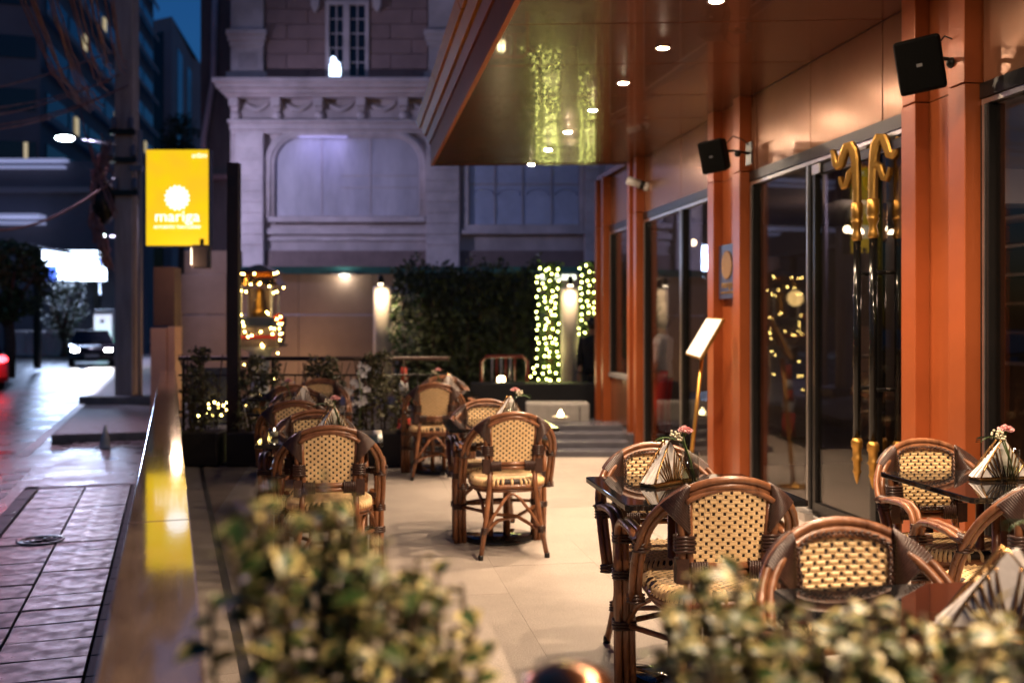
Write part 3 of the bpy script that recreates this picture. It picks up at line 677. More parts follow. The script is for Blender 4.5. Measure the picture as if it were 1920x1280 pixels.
for k in range(11):
    zb = 10.6+3.0*k
    face_boxes(tw_, off, A, Bc, zb, zb+1.25, 0.05, 0.97, 'window_band', M['darkpane'])
    for j in range(7):
        face_boxes(tw_, off, Bc, Cc, zb, zb+1.4, 0.03+j*0.137, 0.03+j*0.137+0.125, 'window_band', M['darkpane'])
    q = face_boxes(tw_, off, Bc, Cc, zb-0.5, zb-0.1, 0.0, 1.0, 'balcony_ledge', M['towerlight'], 0.5)
for (u, k) in ((.12, 4), (.26, 3), (.53, 2), (.60, 5), (.42, 4), (.9, 1), (.86, 2), (.73, 3), (.2, 1), (.68, 0)):
    zb = 10.6+3.0*k; face_boxes(tw_, off, Bc, Cc, zb+.1, zb+1.3, u, u+.022, 'lit_window', M['e_win'], 0.16)
for (u, k) in ((.88, 0),): face_boxes(tw_, off, A, Bc, 10.7, 11.8, u, u+.03, 'lit_window', M['e_win'], 0.16)
A = atz(283, 130, 0); Bc = atz(322, 128, 0); Cc = atz(366, 150, 0)
t2, off = tower('office_tower', 'distant pale tower with dark vertical slots against the evening sky', [A, Bc, Cc, Cc+Vector((0, 20, 0)), A+Vector((0, 20, 0))], H+(610-40)*130/FP, 130, 5, M['towerlight'])
face_boxes(t2, off, A, Bc, 8, H+(610-65)*130/FP, 0.08, 0.62, 'dark_slot', M['darkpane'])
for u in (.2, .62): face_boxes(t2, off, Bc, Cc, 20, H+(610-80)*130/FP, u, u+.2, 'dark_slot', M['darkpane'])
face_boxes(t2, off, Bc, Cc, H+(610-118)*140/FP, H+(610-82)*140/FP, .93, 1.0, 'red_sign', M['e_redsign'], .2)
face_boxes(t2, off, Bc, Cc, H+(610-210)*140/FP, H+(610-120)*140/FP, .93, 1.0, 'white_sign', M['e_whitesign'], .2)
# low building with light strips
LY = 53.5
lb = T('low_building', 'low dark shop building with pale light strips along its roof edges', 'building', atz(90, LY, GZ)); lo = -atz(90, LY, GZ)
a = at(-150, 690, LY); b = at(252, 303, LY); q = MB(lo); q.box(a.x, b.x, LY, LY+2, GZ, b.z); q.build('wall', M['tower'], lb)
for (x0, x1, y0, y1) in ((-150, 130, 300, 305), (-150, 125, 313, 317)):
    a = at(x0, y1, LY); b = at(x1, y0, LY); q = MB(lo); q.box(a.x, b.x, LY-.5, LY-.02, a.z, b.z); q.build('light_strip', M['e_strip'], lb)
for (x0, x1, y0, y1) in ((-150, 95, 406, 412), (12, 95, 419, 424)):
    a = at(x0, y1, LY); b = at(x1, y0, LY); q = MB(lo); q.box(a.x, b.x, LY-1.5, LY-.52, a.z, b.z); q.build('light_strip', M['e_strip'], lb)
a = at(-150, 362, LY); b = at(240, 352, LY); q = MB(lo); q.box(a.x, b.x, LY-.3, LY-.02, a.z, b.z); q.build('ledge', M['towerlight'], lb)
# LED screen
scn = T('led_screen', 'bright white and blue advertising screen over the street', 'screen', at(140, 528, 52)); s5 = 52/FP
q = MB(); q.box(-62*s5, 62*s5, 0.0, 0.3, 0, 60*s5); q.build('screen_case', M['blackmetal'], scn)
q = MB(); q.box(-60*s5, 60*s5, -0.03, -0.002, 2*s5, 58*s5); q.build('screen_face', M['e_screen'], scn)
text('screen_letter', 'TO', 40*s5, M['e_blue'], scn, (24*s5, -0.04, 18*s5), 0.01)
q = MB(); q.box(-60*s5, -32*s5, -0.05, -0.034, 2*s5, 30*s5); q.build('blue_area', M['e_blue'], scn)
for xx in (-40, 40):
    q = MB(); q.box(xx*s5-.15, xx*s5+.15, 0.02, 0.28, GZ-at(140, 528, 52).z, 0); q.build('screen_post', M['blackmetal'], scn)
lamp('screen_glow', 'AREA', (0, -0.4, 30*s5), 900, (0.5, 0.65, 1.0), scn, 3.0, direction=(0.25, -1, -0.25))
# white kiosk and green lamp
kk = T('kiosk', 'white lit street kiosk beside the utility pole', 'kiosk', onz(196, 668, GZ)); dk = onz(196, 668, GZ).y; s6 = dk/FP
q = MB(); q.box(-20*s6, 18*s6, 0, 1.2, 0, 88*s6); q.build('kiosk_body', M['white'], kk, bev=0.03)
q = MB(); q.box(-19*s6, 13*s6, -0.05, -0.005, 30*s6, 78*s6); q.build('kiosk_panel', M['e_kiosk'], kk)
q = MB(); q.lathe([(3.5*s6, 0), (3.5*s6, .04)], n=16, M=Matrix.Translation((-3*s6, -0.06, 66*s6)) @ Matrix.Rotation(rad(90), 4, 'X')); q.build('round_emblem', M['blackmetal'], kk)
q = MB(); q.ball((-2*s6, -0.4, 38*s6), 4*s6, 10, 6); q.build('green_lamp', M['e_green'], kk)
# walls and roof on the far side
fw = T('roadside_wall', 'low pale wall panels along the far left pavement', 'wall', onz(95, 668, GZ)); df = onz(95, 668, GZ).y; s7 = df/FP
for i in range(5):
    q = MB(); q.box((-80+i*34)*s7, (-47+i*34)*s7, 0, 0.3, 0, 48*s7); q.build('wall_panel', M['stucco'], fw, bev=0.03)
rf = T('shelter', 'dark sloping shelter roof behind the street tree', 'shelter', Vector((at(20, 600, 36).x, 36, GZ)))
q = MB(); q.prism([(-4, H+(610-405)*36/FP), (1.2, H+(610-455)*36/FP), (1.2, H+(610-460)*36/FP), (-4, H+(610-425)*36/FP)], -1, 3); q.build('roof', M['blackmetal'], rf)
for xx in (-3.5, 0.9):
    q = MB(); q.box(xx-.1, xx+.1, 0, .2, 0, H+(610-455)*36/FP); q.build('post', M['blackmetal'], rf)
# ================================================================ restaurant front
DF = 3.3; ZH = 2.66; ZS = 3.285
rb = T('restaurant', 'copper and orange restaurant front with glass bays and overhanging copper canopy', 'building', F(DF, 8, 0), TF)
ro = Vector((-DF, -8, 0))
def RB(): return MB(ro)
def rbox(name, mat, D0, D1, t0, t1, z0, z1, parent=rb, bev=0.0, kind=None):
    q = RB(); q.box(D0, D1, t0, t1, z0, z1); return q.build(name, mat, parent, bev=bev, kind=kind)
pillars = [(4.86, 5.48), (7.96, 8.72), (11.02, 11.40), (12.52, 12.98)]
for i, (a, b) in enumerate(pillars):
    fw_ = 0.15 if b-a > 0.5 else 0.11
    for (z0, z1, in_) in ((0.0 if i < 2 else 0.0, ZH-0.003, 0.0), (ZH+0.003, ZS-0.002, 0.004)):
        for (f0, f1) in ((a, a+fw_), (b-fw_, b)): rbox('pillar_fin', M['orange'], DF-0.12, DF+0.05, f0+in_, f1-in_, z0, z1, bev=0.004)
        q = RB(); q.box(DF-0.035, DF+0.05, a+fw_+.003, b-fw_-.003, z0, z1); q.build('pillar_recess', M['orange'], rb)
# frieze panels
def frieze(a, b, joints):
    ts_ = [a]+[j for j in joints if a < j < b]+[b]
    for t0, t1 in zip(ts_[:-1], ts_[1:]):
        rbox('frieze_panel', M['frieze'], DF-0.02+R.uniform(-.002, .002), DF+0.03, t0+.004, t1-.004, ZH, ZS-.004, bev=0.003)
frieze(-2, 4.855, [0.9, 1.9, 2.88, 3.87]); frieze(5.485, 7.955, [5.87, 6.87, 7.86]); frieze(8.725, 11.015, [9.75, 10.75]); frieze(11.405, 12.515, [12.0])
rbox('frieze_backing', M['blackmetal'], DF+0.03, DF+0.06, -2, 12.98, ZH, ZS+.3)
# glazing
def bay(a, b, mull, zb=0.07):
    rbox('header', M['blackmetal'], DF-0.04, DF+0.08, a, b, ZH-0.085, ZH-0.003, bev=0.003)
    rbox('head_track', M['alu'], DF-0.028, DF+0.03, a, b, ZH-0.115, ZH-0.087)
    rbox('sill', M['grey'], DF-0.05, DF+0.08, a, b, 0.0 if zb < .2 else zb-.06, zb, bev=0.004)
    ed = [a]+mull+[b]
    for j, x in enumerate(ed):
        t0 = x if j == 0 else (x-0.05 if j < len(ed)-1 else x-0.07); t1 = x+0.07 if j == 0 else (x+0.05 if j < len(ed)-1 else x)
        rbox('mullion', M['blackmetal'], DF-0.035, DF+0.06, t0, t1, zb+.001, ZH-0.117, bev=0.003)
        rbox('mullion_trim', M['alu'], DF-0.043, DF-0.036, (t0+t1)/2-.008, (t0+t1)/2+.008, zb+.01, ZH-0.12)
    for x0, x1 in zip(ed[:-1], ed[1:]):
        rbox('glass_pane', M['glass'], DF+0.000, DF+0.010, x0+.07, x1-.05, zb, ZH-0.117)
bay(-2, 4.855, [0.5, 2.0, 3.55])
bay(6.84, 7.955, [])
bay(8.725, 11.015, [9.71])
bay(11.405, 12.515, [], 0.80)
rbox('dado_panel', M['frieze'], DF-0.02, DF+0.04, 11.41, 12.51, 0.18, 0.735, bev=0.004)
rbox('plinth_step', M['darkstep'], DF-0.45, DF+0.04, 11.1, 13.1, 0.0, 0.16, bev=0.006)
# entrance: header and two glass door leaves with tall handles
rbox('header', M['blackmetal'], DF-0.04, DF+0.08, 5.485, 6.84, ZH-0.085, ZH-0.003)
rbox('head_track', M['alu'], DF-0.028, DF+0.03, 5.485, 6.84, ZH-0.115, ZH-0.087)
rbox('threshold', M['grey'], DF-0.05, DF+0.08, 5.485, 6.84, 0.0, 0.03)
th1, th2 = tF(1607, DF-.085), tF(1637, DF-.085); tm = (th1+th2)/2
for (a, b, hs) in ((5.50, tm-.004, 0), (tm+.004, 6.83, 0)):
    q = RB()
    for (t0, t1, z0, z1) in ((a, a+.045, .05, 2.52), (b-.045, b, .05, 2.52), (a+.045, b-.045, .05, .13), (a+.045, b-.045, 2.46, 2.52)): q.box(DF-.025, DF+.025, t0, t1, z0, z1)
    ang = rad(2.2) if a < 5.6 else 0.0; Rm = Matrix.Translation((0, a-8, 0)) @ Matrix.Rotation(ang, 4, 'Z') @ Matrix.Translation((0, 8-a, 0))
    q.v = [Rm @ p for p in q.v]; dr = q.build('door', M['blackmetal'], rb)
    q = RB(); q.box(DF-.004, DF+.006, a+.045, b-.045, .13, 2.46); q.v = [Rm @ p for p in q.v]; q.build('door_glass', M['glass'], dr)
rbox('floor_pivot', M['alu'], DF-0.12, DF-0.05, 6.76, 6.86, 0.0, 0.06, bev=0.004)
rbox('door_closer', M['alu'], DF-0.045, DF-0.028, 6.68, 6.80, 2.46, 2.53, bev=0.004)
def door_handle(t, hook, label, Dh=DF-.085):
    o = T('door_handle', label, 'door handle', F(Dh, t, 0.37), TF)
    q = MB(); q.tube([(0, 0, 0.27), (0, 0, 1.58)], 0.024, 14); q.build('rod', M['lacquer'], o)
    q = MB(); q.lathe([(0.0, 0.0), (0.012, 0.03), (0.022, 0.075), (0.029, 0.085), (0.022, 0.10), (0.026, 0.15), (0.036, 0.165), (0.026, 0.18), (0.029, 0.235), (0.038, 0.245), (0.034, 0.262), (0.038, 0.27), (0.034, 0.285), (0.024, 0.30)], n=18); q.build('lower_finial', M['gold'], o)
    q = MB(); q.lathe([(0.024, 1.56), (0.034, 1.575), (0.030, 1.60), (0.022, 1.64), (0.034, 1.675), (0.036, 1.69), (0.029, 1.70), (0.036, 1.715), (0.036, 1.80), (0.028, 1.805)], n=18); q.build('collar', M['gold'], o)
    # carved hook: a stem that rises, curls over and ends in an upturned tip, with a smaller curl below it
    def curl(pts, wd, th):
        q = MB(); n = len(pts); vs = []
        L = [];
        for i in range(n):
            p = Vector((pts[i][0], 0, pts[i][1])); a = Vector((pts[max(0, i-1)][0], 0, pts[max(0, i-1)][1])); b = Vector((pts[min(n-1, i+1)][0], 0, pts[min(n-1, i+1)][1]))
            d = (b-a).normalized(); nn = Vector((-d.z, 0, d.x)); L.append((p, nn, wd[i]))
        for p, nn, w_ in L:
            for (sx, sy) in ((-1, -.7), (-.55, -1), (.55, -1), (1, -.7), (1, .7), (.55, 1), (-.55, 1), (-1, .7)): vs.append(p+nn*(w_*sx)+Vector((0, th*sy, 0)))
        fs = []
        for i in range(n-1):
            for j in range(8): fs.append((i*8+j, i*8+(j+1) % 8, i*8+8+(j+1) % 8, i*8+8+j))
        fs += [tuple(range(7, -1, -1)), tuple(range(n*8-8, n*8))]
        return q, vs, fs
    A_ = [(0, 1.80), (0, 1.90), (.004, 2.0), (.010, 2.08), (.022, 2.14), (.045, 2.175), (.072, 2.17), (.090, 2.14), (.105, 2.10), (.118, 2.065), (.140, 2.055), (.158, 2.075), (.166, 2.12), (.180, 2.165)]
    WA = [.024, .024, .026, .029, .031, .033, .032, .029, .027, .027, .025, .022, .018, .014]
    B_ = [(.006, 1.99), (.030, 2.02), (.050, 2.0), (.062, 1.96), (.078, 1.925), (.098, 1.915), (.112, 1.94), (.122, 1.985)]
    WB = [.016, .022, .022, .020, .019, .017, .014, .011]
    for nm, pts, wd in (('hook', A_, WA), ('small_curl', B_, WB)):
        q, vs, fs = curl(pts, wd, 0.022); Mr = Matrix.Rotation(rad(hook), 4, 'Z'); q.add(vs, fs, 0, False, Mr); ob = q.build(nm, M['gold'], o)
    q = MB()
    for z in (0.62, 1.35): q.tube([(0, 0, z), (DF-Dh, 0, z)], 0.012, 8)
    q.build('standoff', M['blackmetal'], o)
door_handle(th1, 118, 'black door pull with gold carved hook, the left one of the entrance pair')
door_handle(th2, -62, 'black door pull with gold carved hook, nearer the right orange pillar')
door_handle(th1, 118, 'inner door pull behind the glass of the left door leaf', DF+.085); door_handle(th2, -62, 'inner door pull behind the glass of the right door leaf', DF+.085)
# canopy: bowed copper soffit panels, fascia, gutters
DS0 = 0.948; Yj = [11.9, 11.25, 10.27, 9.33, 8.37, 7.37, 6.37, 5.37, 4.37, 3.37, 2.37, 1.37, 0.37, -0.8]
def ft(D, Y, slope=-0.05):       # t where the joint line Y = Y0 + slope*(X-0.5) crosses the line D
    t = (Y-D*math.sin(TF))/math.cos(TF)
    for _ in range(4):
        p = F(D, t); t += (Y+slope*(p.x-0.5)-p.y)/math.cos(TF)
    return t
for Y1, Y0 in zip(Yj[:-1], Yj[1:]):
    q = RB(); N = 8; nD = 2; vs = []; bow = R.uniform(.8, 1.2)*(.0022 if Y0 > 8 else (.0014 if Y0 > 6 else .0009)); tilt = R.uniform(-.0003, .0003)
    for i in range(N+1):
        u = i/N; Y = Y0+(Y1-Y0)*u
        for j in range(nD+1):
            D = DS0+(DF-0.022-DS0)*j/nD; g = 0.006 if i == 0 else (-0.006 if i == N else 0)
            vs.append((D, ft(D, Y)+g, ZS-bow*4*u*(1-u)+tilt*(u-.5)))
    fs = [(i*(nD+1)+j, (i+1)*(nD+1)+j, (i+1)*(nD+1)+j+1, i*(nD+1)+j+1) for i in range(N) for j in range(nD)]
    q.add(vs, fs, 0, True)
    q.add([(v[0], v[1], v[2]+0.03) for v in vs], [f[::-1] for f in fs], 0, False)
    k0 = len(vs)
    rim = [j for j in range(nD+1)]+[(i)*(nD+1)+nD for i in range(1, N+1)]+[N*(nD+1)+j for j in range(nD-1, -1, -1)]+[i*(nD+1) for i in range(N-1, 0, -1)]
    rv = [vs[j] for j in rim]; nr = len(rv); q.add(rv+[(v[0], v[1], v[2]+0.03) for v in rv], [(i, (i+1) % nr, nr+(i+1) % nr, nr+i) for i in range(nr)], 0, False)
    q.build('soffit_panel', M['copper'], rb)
yE = 11.9
prof = [(1.0, ZS), (0.948, ZS-0.012), (0.944, ZS+0.235), (0.925, ZS+0.24), (0.90, ZS+0.33), (0.872, ZS+0.335), (0.835, ZS+0.42), (0.81, ZS+0.425), (0.775, ZS+0.52), (0.83, ZS+0.56)]
def strip(name, mat, i0, i1, segs, thick=0.05):
    for (Ya, Yb) in segs:
        q = RB(); vs = []
        for Y in (Ya, Yb):
            g = .002 if Y == Ya else -.002
            for i in range(i0, i1+1): vs.append((prof[i][0], ft(prof[i][0], Y)+g, prof[i][1]))
            for i in range(i1, i0-1, -1): vs.append((prof[i][0]+thick, ft(prof[i][0], Y)+g, prof[i][1]+0.01))
        n = 2*(i1-i0+1)
        q.add(vs, [tuple(range(n))[::-1], tuple(range(n, 2*n))]+[(i, (i+1) % n, n+(i+1) % n, n+i) for i in range(n)]); q.build(name, mat, rb)
segs = list(zip(Yj[1:], Yj[:-1]))
strip('fascia_panel', M['fascia'], 1, 2, segs, 0.04)
strip('fascia_step', M['fascia'], 3, 4, segs[::2] and [(-.8, 3.37), (3.37, 6.37), (6.37, 9.33), (9.33, 11.9)], 0.06)
strip('gutter_face', M['goldtrim'], 5, 6, [(-.8, 4.37), (4.37, 7.9), (7.9, 11.9)], 0.05)
strip('gutter', M['goldtrim'], 7, 8, [(-.8, 3.1), (3.12, 5.2), (5.22, 7.4), (7.42, 9.6), (9.62, 11.9)], 0.05)
q = RB(); q.hexa([(1.03, -2, ZS+.06), (DF, -2, ZS+.06), (DF, ft(DF, 11.88), ZS+.06), (1.03, ft(1.03, 11.88), ZS+.06)], [(0.90, -2, ZS+.55), (DF, -2, ZS+.75), (DF, ft(DF, 11.88), ZS+.75), (0.90, ft(.90, 11.88), ZS+.55)]); q.build('canopy_core', M['blackmetal'], rb)
q = RB(); q.hexa([(0.95, ft(.95, 11.9), ZS-.01), (DF-.02, ft(DF, 11.9), ZS-.01), (DF-.02, ft(DF, 11.93), ZS-.01), (0.95, ft(.95, 11.93), ZS-.01)], [(0.94, ft(.94, 11.9), ZS+.5), (DF-.02, ft(DF, 11.9), ZS+.5), (DF-.02, ft(DF, 11.93), ZS+.5), (0.94, ft(.94, 11.93), ZS+.5)]); q.build('end_fascia', M['copper'], rb)
rbox('parapet_coping', M['frieze'], DF-0.08, DF+0.3, ft(DF, 11.94), 13.0, ZS, ZS+.06)

# interior of the restaurant
rbox('soffit_seam_backing', M['blackmetal'], DS0+.06, DF-.03, -2, ft(DF, 11.8), ZS+.034, ZS+.05)
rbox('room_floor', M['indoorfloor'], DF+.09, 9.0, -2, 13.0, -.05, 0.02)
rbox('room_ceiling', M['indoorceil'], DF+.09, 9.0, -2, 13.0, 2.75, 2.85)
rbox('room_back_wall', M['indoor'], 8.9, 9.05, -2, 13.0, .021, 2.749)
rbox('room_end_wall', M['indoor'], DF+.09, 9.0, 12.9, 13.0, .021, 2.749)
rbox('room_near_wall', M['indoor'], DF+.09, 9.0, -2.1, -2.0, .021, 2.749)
rbox('room_partition', M['indoor'], DF+.45, 5.6, 9.4, 9.5, .021, 2.3)
rbox('ceiling_beam', M['indoorceil'], DF+.8, 8.8, 8.0, 8.3, 2.45, 2.749)
rbox('bar_counter', M['wood'], 5.6, 6.2, 7.6, 11.5, .021, 1.05)
for k in range(5):
    rbox('back_shelf', M['wood'], 6.8, 7.15, 8.0, 12.5, 1.3+.3*k, 1.33+.3*k)
q = RB()
for k in range(26): 
    tt = 3.6+.05*k; q.box(DF+.22+.035*(k % 2), DF+.235+.035*(k % 2), tt, tt+.049, .022, 2.6)
q.build('curtain', M['curtain'], rb)
rbox('yellow_panel', M['e_yellow'], 4.05, 4.09, 4.62, 4.95, 1.75, 2.35)
for (x, y, d) in ((1588, 430, 12.0), (1612, 436, 11), (1655, 428, 10.5), (1690, 425, 10), (1672, 438, 11.5), (1640, 440, 12.5), (1696, 437, 12), (1600, 437, 13), (1262, 470, 13.5), (1300, 455, 13)):
    c = at(x, y, d); o = T('ceiling_globe', 'warm round globe lamp glowing inside the restaurant', 'lamp', c, 0, 'globe lamps inside the restaurant')
    q = MB(); q.ball((0, 0, 0), 0.045, 12, 8); q.build('globe', M['e_globe'], o)
    q = MB(); q.tube([(0, 0, .045), (0, 0, 2.75-c.z)], 0.006, 5); q.build('cord', M['blackmetal'], o)
for (D, t) in ((6.2, 7.0), (5.4, 10.2), (7.0, 9.0)):
    lamp('room_light', 'POINT', (D-DF, t-8, 2.3), 26, (1.0, .70, .55), rb, 0.15)
for (D, t, lb_) in ((5.0, 5.6, 'behind the door pulls'), (5.1, 8.6, 'behind the plaque pillar'), (4.4, 10.3, 'behind the far glass bay'), (6.9, 6.6, 'deep in the dark room')):
    o = T('dining_table', 'dim dining table inside the restaurant, '+lb_, 'table', F(D, t, 0.02), TF, 'tables inside the restaurant')
    q = MB(); q.cbox((0, 0, .73), (.8, .8, .035)); q.build('tabletop', M['wood'], o, bev=.004)
    q = MB(); q.lathe([(.22, 0), (.22, .02), (.035, .04), (.03, .71)], n=14); q.build('pedestal', M['blackmetal'], o)

# ================================================================ fittings on the front
# downlights
DL = 2.11
DLN = {-6: 'far behind the viewer', -5: 'behind the viewer', -4: 'above the viewer', -3: 'above the nearest table', -2: 'above the nearest chairs', -1: 'above the far right table', 0: 'at the top edge of the picture', 1: 'in front of the entrance doors', 2: 'just past the entrance doors', 3: 'by the pillar with the blue plaque', 4: 'beyond the plaque pillar', 5: 'second from the far end', 6: 'nearest the far end'}
for k in range(-6, 7):
    t = 5.64+1.013*k
    p = F(DL, t, ZS-0.004)
    labs = {-4: None}
    o = T('downlight', 'recessed downlight in the copper canopy, '+DLN[k], 'downlight', p, TF, 'downlights along the copper canopy')
    q = MB(); q.lathe([(0.052, 0.002), (0.055, -0.006), (0.043, -0.009), (0.040, 0.002)], n=20); q.build('trim_ring', M['alu'], o)
    q = MB(); q.lathe([(0.0, -0.012), (0.018, -0.0105), (0.031, -0.0065), (0.038, -0.002), (0.038, 0.001)], n=18); q.build('lens', M['e_down'], o)
    lamp('downlight_beam', 'SPOT', (0, 0, -0.03), 265 if k > -2 else 165, WARM, o, 0.02, rad(94 if k > -2 else 134), 0.75 if k > -2 else .4, (0, 0, -1))
# speakers on brackets
def speaker(D, t, z, h, yaw, roll, label):
    o = T('loudspeaker', label, 'speaker', F(D, t, z), TF)
    sub = Matrix.Rotation(rad(yaw), 4, 'Z') @ Matrix.Rotation(rad(roll), 4, 'Y') @ Matrix.Rotation(rad(14), 4, 'X')
    w2 = h*0.42; d2 = h*.30; q = MB()
    f = [(-w2, -d2), (w2, -d2), (w2*.72, d2), (-w2*.72, d2)]
    q.hexa([(x, y, -h/2*(1 if y < 0 else .9)) for x, y in f], [(x, y, h/2*(1 if y < 0 else .9)) for x, y in f]); q.v = [sub @ p for p in q.v]
    q.build('cabinet', M['plastic'], o, bev=0.02, seg=3)
    q = MB(); q.box(-w2*.92, w2*.92, -d2-.006, -d2+.01, -h*.46, h*.46); q.v = [sub @ p for p in q.v]; q.build('grille', M['grille'], o, bev=0.012)
    q = MB(); q.box(-.014, .014, -d2-.009, -d2-.0065, -.008, .008); q.v = [sub @ p for p in q.v]; q.build('badge', M['alu'], o)
    q = MB(); e = sub @ Vector((w2*.6, d2*.5, .02)); q.tube([tuple(e), (e.x*.5+.14, e.y*.5+.05, .05), (.30, .03, .03)], .011, 7); q.ball((.20, .04, .03), .03, 8, 6); q.build('bracket', M['blackmetal'], o)
    q = MB(); q.box(.290, .302, -.03, .09, -.06, .12); q.build('wall_plate', M['blackmetal'], o)
    q = MB(); q.tube([(.1, .05, .1), (.16, .04, .17), (.24, .03, .14), (.29, .03, .10)], .005, 5); q.build('cable', M['blackmetal'], o)
    return o
dS = 5.0; v = at(1729, 121, dS)
def toF(p): return (p.x*math.cos(TF)+p.y*math.sin(TF), -p.x*math.sin(TF)+p.y*math.cos(TF))
dS = 5.35; v = at(1727, 122, dS); D_, t_ = toF(v)
speaker(D_, t_, v.z, 0.285, -38, -7, 'large black loudspeaker on the nearer orange pillar by the entrance')
dS = 8.15; v = at(1342, 292, dS); D_, t_ = toF(v)
speaker(D_, t_, v.z, 0.265, -48, -5, 'smaller looking black loudspeaker on the orange pillar with the blue plaque')
# security camera
v = at(1198, 345, 11.3); cc = T('security_camera', 'white security camera with black band on the far copper pillar', 'camera', v, TF)
sub = Matrix.Rotation(rad(70), 4, 'Z') @ Matrix.Rotation(rad(20), 4, 'X')
for nm, mat_, a_, b_, r_ in (('camera_body', M['white'], -.02, .14, .045), ('black_band', M['blackmetal'], -.07, -.021, .046), ('front_hood', M['white'], -.12, -.071, .047), ('lens', M['darkpane'], -.126, -.1205, .035)):
    q = MB(); q.tube([sub @ Vector((0, a_, 0)), sub @ Vector((0, b_, 0))], r_, 14); q.build(nm, mat_, cc)
q = MB(); q.tube([tuple(sub @ Vector((0, .12, .0))), (.02, .12, .03), (.25, .12, .05)], .02, 8); q.build('arm', M['white'], cc)
# plaque with sun emblem in the second pillar's recess
v = at(1362, 484, 8.42); D_, t_ = toF(v)
pq = T('wall_plaque', 'dark blue plaque with gold sun emblem on the orange pillar', 'plaque', F(DF-.06, 8.34, 1.62), TF)
q = MB(); q.box(-.02, .0, -.20, .20, 0, .47); q.build('plate', M['signblue'], pq, bev=.003)
q = MB(); sc_emblem(.125, 20, .14, -.004, .004, q, (0, .29)); q.v = [Vector((p.y-.025, -p.x, p.z)) for p in q.v]; q.build('sun_emblem', M['bronze'], pq)
def wall_text(name, txt, size, z):
    me = text_mesh(txt, size, .002); me.materials.clear(); me.materials.append(M['gold']); o = link(name, me, pq, (-.024, 0, z)); o.rotation_euler = (rad(90), 0, rad(-90)); return o
wall_text('plaque_lettering', 'mariga', .095, .095); wall_text('plaque_tagline', 'AUTHENTIC THAI CUISINE', .024, .045)
# menu stand
v = onz(1290, 918, 0); ms = T('menu_stand', 'slim gold menu stand with a white tilted menu board by the orange pillar', 'menu stand', v, 0)
dm = v.y; s8 = dm/FP; tip = at(1316, 672, dm)-v
q = MB(); q.tube([(0, 0, .02), tuple(tip)], .017, 10); q.build('pole', M['gold'], ms)
q = MB(); q.lathe([(.13, 0), (.13, .015), (.03, .025), (.018, .05)], n=24); q.build('base', M['gold'], ms)
A = at(1285, 664, dm+.12)-v; Bq = at(1313, 673, dm-.12)-v; Cq = at(1357, 597, dm-.12)-v; Dq = at(1326, 595, dm+.12)-v
up_ = (Bq-A).cross(Dq-A).normalized()
if up_.x > 0: up_ = -up_
q = MB(); q.hexa([A, Bq, Cq, Dq], [p-up_*.022 for p in (A, Bq, Cq, Dq)]); bd = q.build('menu_tray', M['gold'], ms)
ce = (A+Bq+Cq+Dq)/4; q = MB(); ins = [ce+(p-ce)*.93+up_*.001 for p in (A, Bq, Cq, Dq)]; q.hexa(ins, [p+up_*.006 for p in ins]); q.build('menu_card', M['napkin'], bd)
